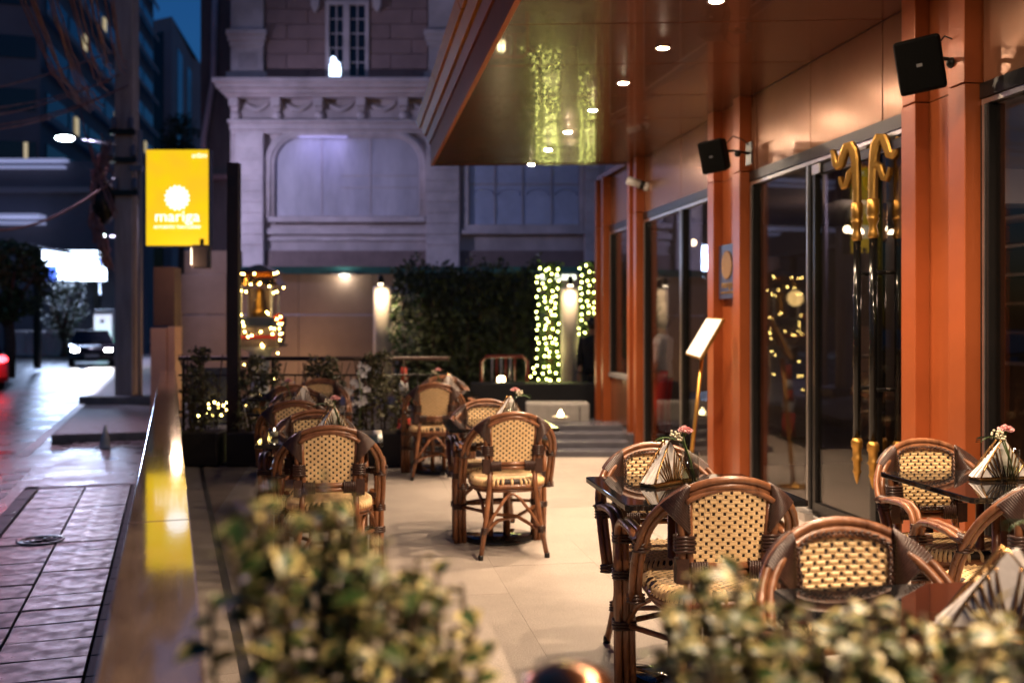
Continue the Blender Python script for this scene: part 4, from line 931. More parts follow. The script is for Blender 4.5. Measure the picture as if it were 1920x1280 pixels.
# ================================================================ rattan bistro chair (faces +y, origin on the floor under the seat)
def arc_pts(r, z0, zr, n, y0, ylean, a0=0.0, a1=math.pi):
    out = []
    for i in range(n+1):
        a = a0+(a1-a0)*i/n; out.append((r*math.cos(a), y0-ylean*math.sin(a), z0+zr*math.sin(a)))
    return out
def make_chair():
    o = T('bistro_chair', 'chair', 'chair')
    # two-tube hoop from the seat frame over the top and down again
    for (dr, dz, dy) in ((0, 0, 0), (-.0245, -.0235, .004)):
        q = MB()
        r = .283+dr
        left = [(r+.0, .02, .385), (r+.004, -.005, .46), (r+.006, -.04, .54), (r+.003, -.075, .60)]
        arc = arc_pts(r, .625, .241+dz, 22, -.095+dy, .165)
        right = [(-x, y, z) for x, y, z in left][::-1]
        q.tube(left+arc+right, .0128, 9); q.build('hoop', M['rattan'], o)
    q = MB()
    for sx in (-1, 1):
        for z, y in ((.395, .017), (.60, -.074)): 
            for dz in (-.012, 0, .012): q.tube([(sx*.300, y, z+dz), (sx*.272, y-.020, z+dz), (sx*.238, y, z+dz), (sx*.272, y+.020, z+dz)], .006, 5, True)
    q.build('hoop_wrap', M['binding'], o, kind='stuff')
    # back posts that run down into the rear legs
    for sx in (-1, 1):
        for dx in (0, .027):
            q = MB(); q.tube([(sx*(.142+dx), -.228, .80), (sx*(.138+dx), -.222, .70), (sx*(.130+dx), -.208, .55), (sx*(.128+dx), -.203, .50)], .0135, 8); q.build('back_post', M['rattan'], o)
        q = MB(); q.tube([(sx*.136, -.206, .53), (sx*.140, -.204, .42), (sx*.165, -.225, .22), (sx*.200, -.262, .012)], [.0155, .016, .016, .0145], 9); lg = q.build('rear_leg', M['rattan'], o)
        q = MB(); q.lathe([(.016, 0), (.017, .016), (.015, .03)], (sx*.2015, -.264, 0), 10); q.build('foot_cap', M['blackmetal'], lg)
    # curved head rail of the panel and the lower rail
    q = MB(); q.tube(arc_pts(.205, .70, .130, 14, -.222, .030, .72, math.pi-.72), .0105, 8); q.build('head_rail', M['rattan'], o)
    for z, y in ((.535, -.206), (.560, -.209)): q = MB(); q.tube([(-.13, y, z), (0, y-.006, z), (.13, y, z)], .0125, 8); q.build('lower_rail', M['rattan'], o)
    q = MB()
    for sx in (-1, 1):
        for i in range(7):
            x = sx*(.130-.009*i); q.tube([(x, -.190, .520), (x, -.226, .520), (x, -.229, .576), (x, -.193, .576)], .0048, 5, True)
        q.box(sx*.160-.022, sx*.160+.022, -.226, -.184, .505, .590)
    q.build('rail_wrap', M['binding'], o, kind='stuff')
    # wrapped shoulders between hoop and back posts
    NS = 15
    def hp(a, dr): r = .283+dr; return Vector((r*math.cos(a), -.095-.165*math.sin(a), .625+(.241+dr)*math.sin(a)))
    for sx in (-1, 1):
        q = MB()
        for yo in (-.014, .012):
            for i in range(NS):
                u = i/(NS-1); a = .65+.40*u
                h = hp(a, .012); g = Vector((.138+.02*u*.4, -.222, .680+.138*u)); h.y += yo; g.y += yo*1.1
                mid = h.lerp(g, .5)+Vector((0, yo*.25, 0)); h.x *= sx; g.x *= sx; mid.x *= sx
                q.tube([h, mid, g], .0062, 5)
        vs = []
        for i in range(9):
            u = i/8; a = .65+.40*u; h = hp(a, .010); g = Vector((.138, -.222, .680+.138*u))
            vs += [(h.x*sx, h.y-.012, h.z), (g.x*sx, g.y-.012, g.z), (g.x*sx, g.y+.010, g.z), (h.x*sx, h.y+.010, h.z)]
        fs = []
        for i in range(8):
            for j in range(4): fs.append((i*4+j, i*4+(j+1) % 4, i*4+4+(j+1) % 4, i*4+4+j))
        fs += [(3, 2, 1, 0), (32, 33, 34, 35)]
        q.add(vs, fs)
        for i in range(5): # sleeve round the post under the shoulder
            z = .665-.012*i; q.tube([(sx*.122, -.235, z), (sx*.184, -.235, z), (sx*.184, -.195, z), (sx*.122, -.195, z)], .0065, 5, True)
        q.build('shoulder_binding', M['binding'], o, kind='stuff')
    # woven back panel: real raised strands on a dark ground, both faces
    def half(z):     # half width of the shield-shaped panel
        return .118+.018*(z-.57)/.23 if z < .785 else .137*math.sqrt(max(0, 1-((z-.785)/.052)**2*.9))
    def yb(x, z): return -.205-.022*(z-.55)/.25-.028*(1-(x/.15)**2)*max(0, (z-.60)/.22)
    q = MB(); cw, ch = .0192, .0150; nx, nz = 15, 18; z0 = .572
    dome = [(-.5, -.5, 0), (.5, -.5, 0), (.5, .5, 0), (-.5, .5, 0), (-.32, -.22, 1), (.32, -.22, 1), (.32, .22, 1), (-.32, .22, 1)]
    df = [(0, 1, 5, 4), (1, 2, 6, 5), (2, 3, 7, 6), (3, 0, 4, 7), (4, 5, 6, 7)]
    for j in range(nz):
        for i in range(nx):
            x = (i-(nx-1)/2)*cw; z = z0+(j+.5)*ch; h = half(z)
            if abs(x) > h+.006 or z > .834: continue
            for sgn in (1, -1):
                off = .0035
                if (i+j) % 2 == 0:
                    q.add([(x+a*cw*1.42, yb(x, z)+sgn*(off+c*(.0034 if sgn > 0 else .0010)), z+b*ch*(.86 if sgn > 0 else .99)) for a, b, c in dome], df if sgn < 0 else [f[::-1] for f in df], 0)
                else:
                    for sx in (-1, 1):
                        xx = x+sx*cw*.40; q.add([(xx+a*cw*.30, yb(x, z)+sgn*(off-.001+c*.002), z+b*ch*1.05) for a, b, c in dome], df if sgn < 0 else [f[::-1] for f in df], 0)
            if (i+j) % 2 == 1:
                for sgn in (1, -1):
                    for sz in (-1, 1):
                        zz = z+sz*ch*.47; q.add([(x+a*cw*1.0, yb(x, z)+sgn*(.0028+c*.0015), zz+b*ch*.22) for a, b, c in dome], df if sgn < 0 else [f[::-1] for f in df], 0)
    nb = 16; vs = []; fs = []
    for j in range(nb+1):
        z = .565+.270*j/nb; h = half(z)+.004
        for i in range(5):
            x = -h+2*h*i/4
            vs.append((x, yb(x, z)-.0018, z)); vs.append((x, yb(x, z)+.0018, z))
    for j in range(nb):
        for i in range(4):
            a = (j*5+i)*2; b = a+2; c = a+10; d = c+2
            fs += [(a, b, d, c), (a+1, c+1, d+1, b+1)]
    q.add(vs, fs, 1)
    q.build('woven_panel', [M['weave'], M['weavedark']], o, kind='stuff')
    # braided border on the sitter's side
    outl = [(half(z), z) for z in [.570+.21*i/10 for i in range(11)]]+[(half(.785+.048*math.sin(a*math.pi/20)), .785+.048*math.sin(a*math.pi/20)) for a in range(1, 10)]
    outl = [(x, z) for x, z in outl]; loop = outl+[(0, .834)]+[(-x, z) for x, z in outl[::-1]]+[(-.06, .568), (0, .567), (.06, .568)]
    L = [Vector((x, yb(x, z)+.012, z)) for x, z in loop]; dense = []
    for a, b in zip(L, L[1:]+L[:1]):
        n = max(1, int((b-a).length/.0045))
        for i in range(n): dense.append(a.lerp(b, i/n))
    for sgn in (.012, -.014):
        q = MB()
        for ph in (0, 2.09, 4.19):
            pts = []; s_ = 0
            for i, p in enumerate(dense):
                t_ = (dense[(i+1) % len(dense)]-dense[i-1]).normalized(); nn = Vector((-t_.z, 0, t_.x)); th = i*.62+ph
                pts.append(p+Vector((0, sgn-.012, 0))+nn*(.0068*math.sin(th))+Vector((0, .0035*math.sin(2*th), 0)))
            q.tube(pts, .0036, 4, True)
        if sgn > 0: q.build('braided_border', M['binding'], o, kind='stuff')
    # arms and front legs
    for sx in (-1, 1):
        for dx, dz in ((0, 0), (.028, -.004)):
            q = MB(); q.tube([(sx*(.262+dx), -.085, .628+dz), (sx*(.262+dx), 0, .648+dz), (sx*(.264+dx), .10, .655+dz), (sx*(.266+dx), .165, .650+dz), (sx*(.266+dx), .205, .628+dz), (sx*(.266+dx), .222, .59+dz), (sx*(.264+dx), .226, .50)], .0140, 8); q.build('arm', M['rattan'], o)
        for dx, dy in ((-.026, 0), (0, .0), (.028, -.004)):
            q = MB(); q.tube([(sx*(.262+dx), .222+dy, .585 if dx >= 0 else .46), (sx*(.262+dx), .227+dy, .45), (sx*(.261+dx), .228+dy, .20), (sx*(.258+dx), .226+dy, .0)], .0145, 8); lg = q.build('front_leg', M['rattan'], o)
        q = MB()
        for zc in (.57, .43, .235):
            for i in range(3):
                z = zc+.012*(i-1); q.tube([(sx*.300, .21, z), (sx*.308, .228, z), (sx*.300, .246, z), (sx*.226, .246, z), (sx*.219, .228, z), (sx*.226, .21, z)], .0062, 5, True)
        q.build('leg_wrap', M['binding'], lg, kind='stuff')
        q = MB()
        for i in range(6):
            y = -.095+.010*i; q.tube([(sx*.244, y, .628+.02*i*.1), (sx*.274, y, .648), (sx*.306, y, .632), (sx*.274, y, .610)], .0052, 5, True)
        q.build('arm_wrap', M['binding'], o, kind='stuff')
    # seat
    def sup(a, rx, ry, e=.62): c, s_ = math.cos(a), math.sin(a); return (rx*math.copysign(abs(c)**e, c), .015+ry*math.copysign(abs(s_)**e, s_))
    n = 40
    q = MB(); q.tube([(*sup(2*math.pi*i/n, .215, .205), .418) for i in range(n)], .016, 8, True); q.build('seat_frame', M['rattan'], o)
    q = MB(); q.tube([(*sup(2*math.pi*i/n, .205, .195), .392) for i in range(n)], .010, 7, True); q.build('seat_frame', M['rattan'], o)
    q = MB(); rings = []
    for (k_, z) in ((1.0, .428), (1.03, .442), (1.0, .456), (.93, .462), (.5, .458), (.02, .456)): rings.append([(*sup(2*math.pi*i/n, .215*k_, .205*k_), z) for i in range(n)])
    vs = [p for r_ in rings for p in r_]; fs = [(j*n+i, j*n+(i+1) % n, (j+1)*n+(i+1) % n, (j+1)*n+i) for j in range(5) for i in range(n)]+[tuple(range(n-1, -1, -1))]
    q.add(vs, fs, 1, True)
    for j in range(24):
        for i in range(20):
            x = (i-9.5)*.0215; y = .015+(j-11.5)*.0172
            if abs(x/.20)**3.2+abs((y-.015)/.19)**3.2 > 1: continue
            if (i+j) % 2 == 0: q.add([(x+a*.0305, y+b*.0150, .4625+c*.004) for a, b, c in dome], df, 0)
            else:
                for sx in (-1, 1): q.add([(x+sx*.0088+a*.0064, y+b*.018, .462+c*.002) for a, b, c in dome], df, 0)
    for i in range(56):
        a = 2*math.pi*i/56; p0 = sup(a, .222, .212); p1 = sup(a, .196, .187); q.tube([(p0[0], p0[1], .424), (p0[0], p0[1], .446), (p1[0], p1[1], .464)], .0085, 5, False, 0)
    q.build('woven_seat', [M['weave'], M['weavedark']], o, kind='stuff')
    # stretchers and arched braces
    q = MB()
    q.tube([(-.175, -.24, .155), (-.06, -.03, .185), (.06, .02, .195), (.255, .225, .235)], .0115, 8); q.build('stretcher', M['rattan'], o)
    q = MB(); q.tube([(.175, -.24, .155), (.06, -.03, .210), (-.06, .02, .215), (-.255, .225, .235)], .0115, 8); q.build('stretcher', M['rattan'], o)
    q = MB(); q.tube([(-.180, -.242, .150), (-.12, -.235, .25), (-.05, -.215, .345), (-.015, -.205, .375), (.015, -.205, .375), (.05, -.215, .345), (.12, -.235, .25), (.180, -.242, .150)], .010, 7); q.build('arched_brace', M['rattan'], o)
    for sx in (-1, 1):
        q = MB(); q.tube([(sx*.252, .215, .25), (sx*.235, .14, .33), (sx*.20, .05, .385), (sx*.19, -.03, .39), (sx*.175, -.13, .33), (sx*.168, -.225, .22)], .010, 7); q.build('side_brace', M['rattan'], o)
    q = MB()
    for sx in (-1, 1):
        for i in range(4):
            z = .150+.011*i; c = (sx*(.1765-.0015*i), -.235-.002*i); q.tube([(c[0]+.020, c[1], z), (c[0], c[1]+.02, z), (c[0]-.02, c[1], z), (c[0], c[1]-.02, z)], .0055, 5, True)
    q.build('stretcher_wrap', M['binding'], o, kind='stuff')
    return o
proto = make_chair()
GC = 'rattan bistro chairs on the terrace'
def chair_at(x, ytop, back_to_cam, label, turn=0.0, d=None):
    d = d or FP*(H-.881)/(ytop-610); X = (x-960)*d/FP
    rz = TF+(0 if back_to_cam else math.pi)+rad(turn)
    # (x, d) is where the back of the chair stands; the origin is 0.26 in front of it
    loc = Vector((X, d, 0))+Matrix.Rotation(rz, 3, 'Z') @ Vector((0, .26, 0))
    return loc, rz, label
chairs = [
    chair_at(1372, 890, True, 'rattan chair from behind at the middle front table, its woven back in sharp focus', -3),
    chair_at(1222, 826, False, 'rattan chair facing the viewer across the middle front table'),
    chair_at(1566, 965, False, 'nearest rattan chair facing the viewer, its back mirrored in a black tabletop, lower right', 2),
    chair_at(1722, 819, False, 'rattan chair facing the viewer before the nearer orange pillar at the far right table'),
    chair_at(2004, 890, True, 'rattan chair seen from behind, cut off by the right edge of the picture', -2),
    chair_at(962, 770, True, 'rattan chair standing alone in mid terrace seen from behind, all legs visible'),
    chair_at(912, 746, False, 'rattan chair facing the viewer behind the mid terrace table with a pink flower'),
    chair_at(818, 716, True, 'rattan chair seen from behind near the right end of the black railing', 0),
    chair_at(828, 703, False, 'rattan chair facing the viewer, farthest one beside the end of the railing', 0),
    chair_at(616, 795, True, 'dark rattan chair seen from behind in the left row, partly hidden by the variegated bush', 0),
    chair_at(592, 766, False, 'rattan chair facing the viewer at the left table with the gold napkin holder', 0),
    chair_at(556, 748, True, 'rattan chair seen from behind, second from the front in the left row', 0),
    chair_at(566, 727, False, 'rattan chair facing the viewer, at the second left table', 0),
    chair_at(545, 719, True, 'dark rattan chair seen from behind, close to the railing on the left', 0),
    chair_at(600, 708, False, 'reddish rattan chair facing the viewer, last of the left row by the shrubs', 0),
]
proto.location = chairs[0][0]; proto.rotation_euler = (0, 0, chairs[0][1]); proto['label'] = chairs[0][2]; proto['group'] = GC
for loc, rz, lb_ in chairs[1:]: dup(proto, loc, rz+R.uniform(-.06, .06), lb_, GC)

# ================================================================ tables with black glass tops
def make_table():
    o = T('bistro_table', 'table', 'table')
    w_ = .345; c_ = .012
    pl_ = [(-w_+c_, -w_), (w_-c_, -w_), (w_, -w_+c_), (w_, w_-c_), (w_-c_, w_), (-w_+c_, w_), (-w_, w_-c_), (-w_, -w_+c_)]
    q = MB(); q.hexa([(x, y, .728) for x, y in pl_], [(x, y, .750) for x, y in pl_]); q.build('tabletop', M['tabletop'], o, bev=.003)
    q = MB(); q.box(-.20, .20, -.20, .20, .712, .727); q.build('top_frame', M['blackmetal'], o, bev=.003)
    for (x, y) in ((-.055, -.055), (.055, -.055), (.055, .055), (-.055, .055)):
        q = MB(); q.tube([(x, y, .03), (x, y, .712)], .017, 10); q.build('pedestal_tube', M['rattan'], o)
    q = MB(); q.lathe([(.235, 0), (.238, .012), (.232, .024), (.05, .030), (0, .030)], n=40); q.build('base', M['tabletop'], o)
    return o
GT = 'bistro tables on the terrace'
tproto = make_table()
tables = [((.70, 4.0), 'black glass bistro table at the middle front with clear vase and gold napkin holder'),
          ((2.00, 4.15), 'black glass bistro table at the far right before the nearer orange pillar'),
          ((1.02, 2.17), 'nearest black glass table at the lower right carrying a large striped napkin holder'),
          ((-.09, 6.62), 'black glass bistro table in mid terrace between two rattan chairs'),
          ((-.70, 9.62), 'black table near the right end of the railing with pale flowers'),
          ((-1.09, 5.82), 'black glass table in the left row with a pink carnation and a candle glass'),
          ((-1.63, 7.72), 'second table of the left row, half hidden by chair backs'),
          ((-2.0, 9.2), 'last table of the left row close to the shrubs')]
for i, ((x, y), lb_) in enumerate(tables):
    if i == 0: tproto.location = (x, y, 0); tproto.rotation_euler = (0, 0, TF-.02); tproto['label'] = lb_; tproto['group'] = GT
    else: dup(tproto, (x, y, 0), TF-.02, lb_, GT)

# ================================================================ table settings
def make_holder():
    o = T('napkin_holder', 'holder', 'napkin holder')
    hw, hh, dp = .118, .162, .034
    def sail(u): return (-hw+u*hw*1.0)
    for sy in (-1, 1):
        y0 = sy*dp; q = MB()
        # outline: base, two bowed sides rising to the apex
        sidL = [(-hw*(1-u**1.0)*(1+.10*math.sin(math.pi*u)), y0*(1-.55*u), .012+hh*u) for u in [i/10 for i in range(11)]]
        sidR = [(-x, y, z) for x, y, z in sidL]
        q.tube(sidL+sidR[::-1][1:], .0042, 6, True)
        fr = q.build('side_frame', M['holder'], o)
        q = MB()
        for sx in (-1, 1):
            for k in range(1, 6):
                b = k/6.0; px = sx*hw*(1-b*.93)*0+sx*(.005+.016*(k-1)); u = .18+.62*(1-(k-1)/5.0)**.9
                ex = sx*hw*(1-u)*(1+.10*math.sin(math.pi*u)); ez = .012+hh*u; st = sx*(.004+.010*(k-1))
                pts = []
                for i in range(7):
                    v_ = i/6; cx = st*(1-v_)**1.3+ex*(1-(1-v_)**1.3); pts.append((cx, y0*(1-.55*u*v_), .012+(ez-.012)*(v_**.85)))
                q.tube(pts, .0036, 5)
        q.build('fan_rib', M['holder'], o, kind='stuff')
    q = MB(); q.box(-hw-.006, hw+.006, -dp-.006, dp+.006, .0, .010); q.build('base_plate', M['holder'], o, bev=.002)
    for k in range(4):
        y = -.022+.0135*k; s_ = 1.0+.08*math.sin(k*2.1)
        q = MB(); q.prism([(-hw*1.12*s_, .014), (hw*1.05, .014), (.012*k, .012+hh*.98)], y, y+.010); q.build('napkin', M['napkin'], o, bev=.003)
    return o
def make_vase():
    o = T('glass_vase', 'vase', 'vase'); q = MB()
    q.lathe([(.030, 0), (.034, .004), (.0365, .13), (.0370, .138), (.0345, .138), (.0325, .012), (.0, .010)], n=24); q.build('glass_body', M['vase'], o)
    q = MB(); q.lathe([(.0, .0115), (.0315, .0125), (.0328, .068), (.0, .068)], n=20); q.build('water', M['water'], o); return o
def make_sprig():
    o = T('flower_sprig', 'sprig', 'flower')
    q = MB(); q.tube([(.020, 0, .014), (.0, 0, .10), (-.022, .002, .165), (-.030, .004, .205)], .0032, 6); q.build('stem', M['stem'], o)
    q = MB(); q.tube([(.012, .008, .014), (-.006, .004, .11), (-.030, .008, .165)], .0024, 6); q.build('stem', M['stem'], o)
    c = Vector((-.022, .0, .212)); q = MB(); rr = random.Random(3)
    for k in range(70):
        th = rr.uniform(0, 6.28); ph = rr.uniform(.05, 1.35); d = Vector((math.sin(ph)*math.cos(th), math.sin(ph)*math.sin(th), math.cos(ph)*.8))
        b = d.orthogonal().normalized(); b.rotate(Matrix.Rotation(rr.uniform(0, 6.28), 3, d)); e = d.cross(b)
        L = .024+rr.uniform(0, .010); wd = .008; p0 = c+d*.006; p1 = c+d*L*.75; p2 = c+d*L
        q.add([p0-b*.002, p0+b*.002, p1-b*wd+e*.003, p1+e*-.003, p1+b*wd+e*.003, p2-b*wd*.8-e*.003, p2+e*.003, p2+b*wd*.8-e*.002], [(0, 1, 3, 2), (1, 4, 3), (2, 3, 6, 5), (3, 4, 7, 6)], 0, False)
    q.lathe([(.003, -.016), (.008, -.004), (.009, .006), (.0, .008)], tuple(c), 8, 1); q.build('carnation', [M['pink'], M['stem']], o)
    q = MB()
    for k in range(26):
        p = Vector((-.058+rr.uniform(-.022, .022), rr.uniform(-.02, .02), .197+rr.uniform(-.018, .02))); q.ball(tuple(p), .0055, 6, 4)
        if k % 3 == 0: q.tube([(-.03, .004, .165), tuple(p)], .0011, 4, False, 1)
    q.build('white_blossoms', [M['cream'], M['stem']], o)
    q = MB()         # deeply cut leaf arching to the left
    spine = [(-.03+-.105*u, .006, .172+.030*math.sin(math.pi*.65*u)-.028*u*u) for u in [i/10 for i in range(11)]]
    q.tube([(-.005, .004, .11)]+spine, .0018, 5)
    for k in range(1, 11):
        sp = Vector(spine[k])
        for sy in (-1, 1):
            L = .040*math.sin(math.pi*(k/11)**.8)+.012; d = Vector((-.55, sy*.75, -.12+.18*(sy < 0))).normalized(); bq = Vector((-.012, 0, 0)); up = Vector((0, 0, .004))
            q.add([sp, sp+d*L*.5+bq*.6+up, sp+d*L, sp+d*L*.5-bq*.6+up*.2, sp-bq*.5], [(0, 1, 2, 3), (0, 3, 4)], 0)
    q.build('cut_leaf', M['leaf'], o); return o
GH = 'gold napkin holders on the tables'; GV = 'clear glass vases on the tables'; GF = 'carnation sprigs in the vases'
h0, v0, f0 = make_holder(), make_vase(), make_sprig(); first = [True]
def setting(hp_, hrz, vp, frz, words, scale=1.0):
    z = .7505
    trip = ((h0, hp_, hrz, 'gold fan ribbed napkin holder with white napkins '+words, GH), (v0, vp, 0, 'clear glass tumbler vase half full of water '+words, GV), (f0, vp, frz, 'pink carnation sprig with green leaf '+words, GF))
    for ob, p, rz, lb_, g in trip:
        if p is None: continue
        if first[0]: ob.location = (p[0], p[1], z); ob.rotation_euler = (0, 0, rz); ob['label'] = lb_; ob['group'] = g
        else:
            c = dup(ob, (p[0], p[1], z), rz, lb_, g)
    first[0] = False
setting((.625, 4.10), TF+.62, (.715, 4.06), .0, 'on the middle front table')
setting((2.035, 4.22), TF+.05, (2.02, 4.11), .25, 'on the far right table')
setting((1.03, 2.12), TF-.28, (1.27, 2.36), .3, 'on the nearest table at the lower right')
setting((-.02, 6.72), TF+.6, (.0, 6.62), 2.6, 'on the mid terrace table')
setting((-.62, 9.75), TF+.2, (-.68, 9.62), .2, 'on the table near the railing end')
setting((-1.05, 5.92), TF+.7, (-1.0, 5.85), .4, 'on the first left row table')
setting((-1.62, 7.82), TF+.4, (-1.68, 7.7), -.2, 'on the second left row table')
# candle glass at the edge of the left table
cg = T('candle_glass', 'small gold glinting candle glass at the left edge of the first left row table', 'candle', (-1.36, 5.80, .7505))
q = MB(); q.lathe([(.028, 0), (.030, .05), (.027, .05), (.025, .006), (0, .005)], n=16); q.build('glass_cup', M['vase'], cg)
q = MB(); q.lathe([(.022, .006), (.022, .032), (0, .033)], n=14); q.build('candle', M['cream'], cg)
q = MB(); q.ball((0, 0, .045), .006, 8, 6, 0, (1, 1, 1.8)); q.build('flame', M['e_globe'], cg)
# ================================================================ leaves
def leaf_cloud(n, sampler, size, seed=1, droop=0.3, folds=True):
    rr = random.Random(seed); q = MB()
    for _ in range(n):
        p = Vector(sampler(rr)); s_ = size*rr.uniform(.6, 1.3)
        d = Vector((rr.gauss(0, 1), rr.gauss(0, 1), rr.gauss(0, .8)-droop)).normalized(); b = d.orthogonal().normalized(); b.rotate(Matrix.Rotation(rr.uniform(0, 6.28), 3, d)); nn = d.cross(b)
        wd = .30*s_
        q.add([p, p+d*s_*.45+b*wd+nn*.12*s_, p+d*s_*.5, p+d*s_*.45-b*wd+nn*.12*s_, p+d*s_], [(0, 1, 2), (0, 2, 3), (1, 4, 2), (2, 4, 3)], 0, False)
    return q
def noisy(p, f=2.0): return noise.noise(Vector(p)*f)

# ---------------------------------------------------------------- rail, planters and shrubs at the end of the terrace
yR = 10.45; zR = H-(672-610)*yR/FP
x0, x1 = (335-960)*yR/FP, (842-960)*yR/FP
fe = T('railing', 'thin black metal railing closing the end of the terrace', 'railing', ((x0+x1)/2, yR, 0)); fo = (-(x0+x1)/2, -yR, 0)
q = MB(fo); q.tube([(x0, yR, zR), (x1, yR, zR)], .022, 8); q.build('top_rail', M['steelpost'], fe)
for z in (zR-.17, .12):
    q = MB(fo); q.tube([(x0, yR, z), (x1, yR, z)], .011, 6); q.build('rail', M['blackmetal'], fe)
xx = x0+.05; i = 0
while xx < x1:
    q = MB(fo); r = .018 if i % 8 == 0 else .007; q.tube([(xx, yR, 0), (xx, yR, zR if i % 8 == 0 else zR-.17)], r, 6); q.build('post' if i % 8 == 0 else 'baluster', M['blackmetal'], fe); xx += .115; i += 1
def planter_shrub(x, ytop, y, wid, label_p, label_s, seed, lights=0, deep=.42):
    X = (x-960)*y/FP; zt = H+(610-ytop)*y/FP; zp = .33
    o = T('planter_box', label_p, 'planter', (X, y, 0)); q = MB()
    w2 = wid/2
    q.box(-w2, w2, -deep/2, deep/2, 0.01, zp); q.build('planter_body', M['planter'], o, bev=.008)
    q = MB(); q.box(-w2+.02, w2-.02, -deep/2+.02, deep/2-.02, zp-.03, zp+.004); q.build('soil', M['soil'], o)
    s_ = T('shrub', label_s, 'shrub', (X, y, zp))
    hgt = zt-zp
    def sm(rr):
        for _ in range(60):
            u = rr.random()**.85; z = u*hgt; rad_ = w2*.95*(1-.55*u**2.2)
            a = rr.uniform(0, 6.28); r_ = rad_*math.sqrt(rr.random()); px, py = r_*math.cos(a), r_*math.sin(a)*deep/wid*1.2
            if noisy((px+X, py, z), 5.5) > -.12: return (px, py, z)
        return (px, py, z)
    leaf_cloud(int(950*wid/.5), sm, .052, seed).build('foliage', M['shrubleaf'], s_, kind='stuff')
    rr = random.Random(seed); q = MB()
    for k in range(9):
        a, b = rr.uniform(-w2*.5, w2*.5), rr.uniform(-.1, .1); q.tube([(a, b, 0), (a*1.3+rr.uniform(-.05, .05), b, hgt*.5), (a*1.6+rr.uniform(-.08, .08), b, hgt*.92)], .007, 5)
    q.build('stems', M['twig'], s_, kind='stuff')
    return o, s_
planter_shrub(377, 652, 10.15, .44, 'black planter box beside the parapet under a pointed shrub', 'pointed dark shrub beside the parapet', 11)
planter_shrub(492, 668, 10.15, .60, 'black planter box right of the brown steel post', 'dark shrub right of the brown steel post', 12)
planter_shrub(606, 668, 10.15, .58, 'black planter box behind the left chair row', 'dark shrub behind the left chair row', 13)
planter_shrub(712, 662, 10.15, .66, 'broad black planter box between the two chair rows', 'full brown green shrub between the two chair rows', 14)
# white orchid in front of the shrubs
oc = T('orchid', 'white orchid spray blooming among the planter shrubs', 'plant', (at(672, 800, 9.9).x, 9.9, .33)); q = MB(); rr = random.Random(5)
b0 = Vector((0, 0, .0)); q.tube([(0, 0, 0), (.03, 0, .35), (.0, -.02, .62)], .006, 5); q.build('stem', M['stem'], oc)
q = MB()
for k in range(17):
    c = Vector((rr.uniform(-.12, .10), rr.uniform(-.04, .04), rr.uniform(.30, .68)))
    for a in range(5):
        an = a*1.257+rr.random(); d = Vector((math.cos(an), -.25, math.sin(an))); e = Vector((-math.sin(an), 0, math.cos(an)))
        q.add([c, c+d*.022+e*.016, c+d*.040, c+d*.022-e*.016], [(0, 1, 2, 3)], 0)
q.build('blossoms', M['white'], oc)
# dark blue chair outside the railing
ch = T('outdoor_chair', 'dark blue chair standing outside the railing by the planter', 'chair', (at(395, 800, 11.6).x, 11.6, GZ), rad(200))
q = MB(); q.prism([(-.24, .42), (.24, .42), (.20, 1.05), (-.20, 1.05)], -.24, -.19); q.build('backrest', M['signblue'], ch, bev=.02)
q = MB(); q.box(-.25, .25, -.24, .24, .42, .48); q.build('seat', M['signblue'], ch, bev=.02)
for sx in (-1, 1):
    for sy in (-1, 1):
        q = MB(); q.tube([(sx*.20, sy*.19, .42), (sx*.23, sy*.22, 0)], .014, 6); q.build('leg', M['blackmetal'], ch)

def bulbs(o, pts, mat, r=.011, cordmat=None):
    me = None
    for p in pts:
        if me is None:
            q = MB(); q.ball((0, 0, 0), r, 6, 4); b = q.build('bulb', mat, o); me = b.data
        else: b = link('bulb', me, o)
        b.location = p
    q = MB()
    if len(pts) > 1: q.tube([tuple(Vector(p)+Vector((0, .012, 0))) for p in pts], .0022, 4); q.build('light_cord', M['blackmetal'], o)
# warm lights wound low round the first two planters
rr = random.Random(21)
pts = [tuple(at(x, y, 11.2)) for x, y in ((382, 757), (391, 757), (392, 765), (402, 754), (409, 757), (409, 764), (419, 760), (425, 755), (425, 768), (388, 774), (397, 778), (405, 779), (415, 778), (455, 763), (462, 759), (470, 762), (449, 778), (465, 773), (372, 779))]
base = Vector(pts[0]); o = T('fairy_lights', 'two rows of warm fairy lights hanging low beyond the railing', 'string lights', base)
bulbs(o, [tuple(Vector(p)-base) for p in pts], M['e_amber'], .0085)

# ---------------------------------------------------------------- spirit house
dH = 18.0; hb = Vector((at(487, 700, dH).x, dH, GZ)); sh = T('spirit_house', 'small ornate spirit house on a pedestal wrapped in amber lights', 'shrine', hb); u_ = dH/FP
zz = lambda y: H+(610-y)*u_-GZ
q = MB(); q.lathe([(.34, 0), (.34, .12), (.20, .2), (.16, .5), (.20, zz(660)), (.38, zz(650))], n=8); q.build('pedestal', M['white'], sh)
q = MB(); q.box(-.42, .42, -.36, .36, zz(650), zz(645)); q.build('platform', M['bandbrown'], sh, bev=.02)
q = MB(); q.box(-.38, .38, -.36, .32, zz(645), zz(612)); q.build('offering_base', M['bandbrown'], sh, bev=.02)
q = MB(); q.box(-.39, .39, -.375, .33, zz(634), zz(628)); q.build('red_band', M['red'], sh)
q = MB(); q.box(-.40, .40, -.37, .34, zz(612), zz(594)); q.build('plinth', M['signblue'], sh, bev=.02)
for sx in (-1, 1):
    for sy in (-1, 1):
        q = MB(); q.lathe([(.035, 0), (.025, .04), (.024, zz(536)-zz(594)-.05), (.04, zz(536)-zz(594))], (sx*.27, sy*.25, zz(594)), 10); q.build('column', M['white'], sh)
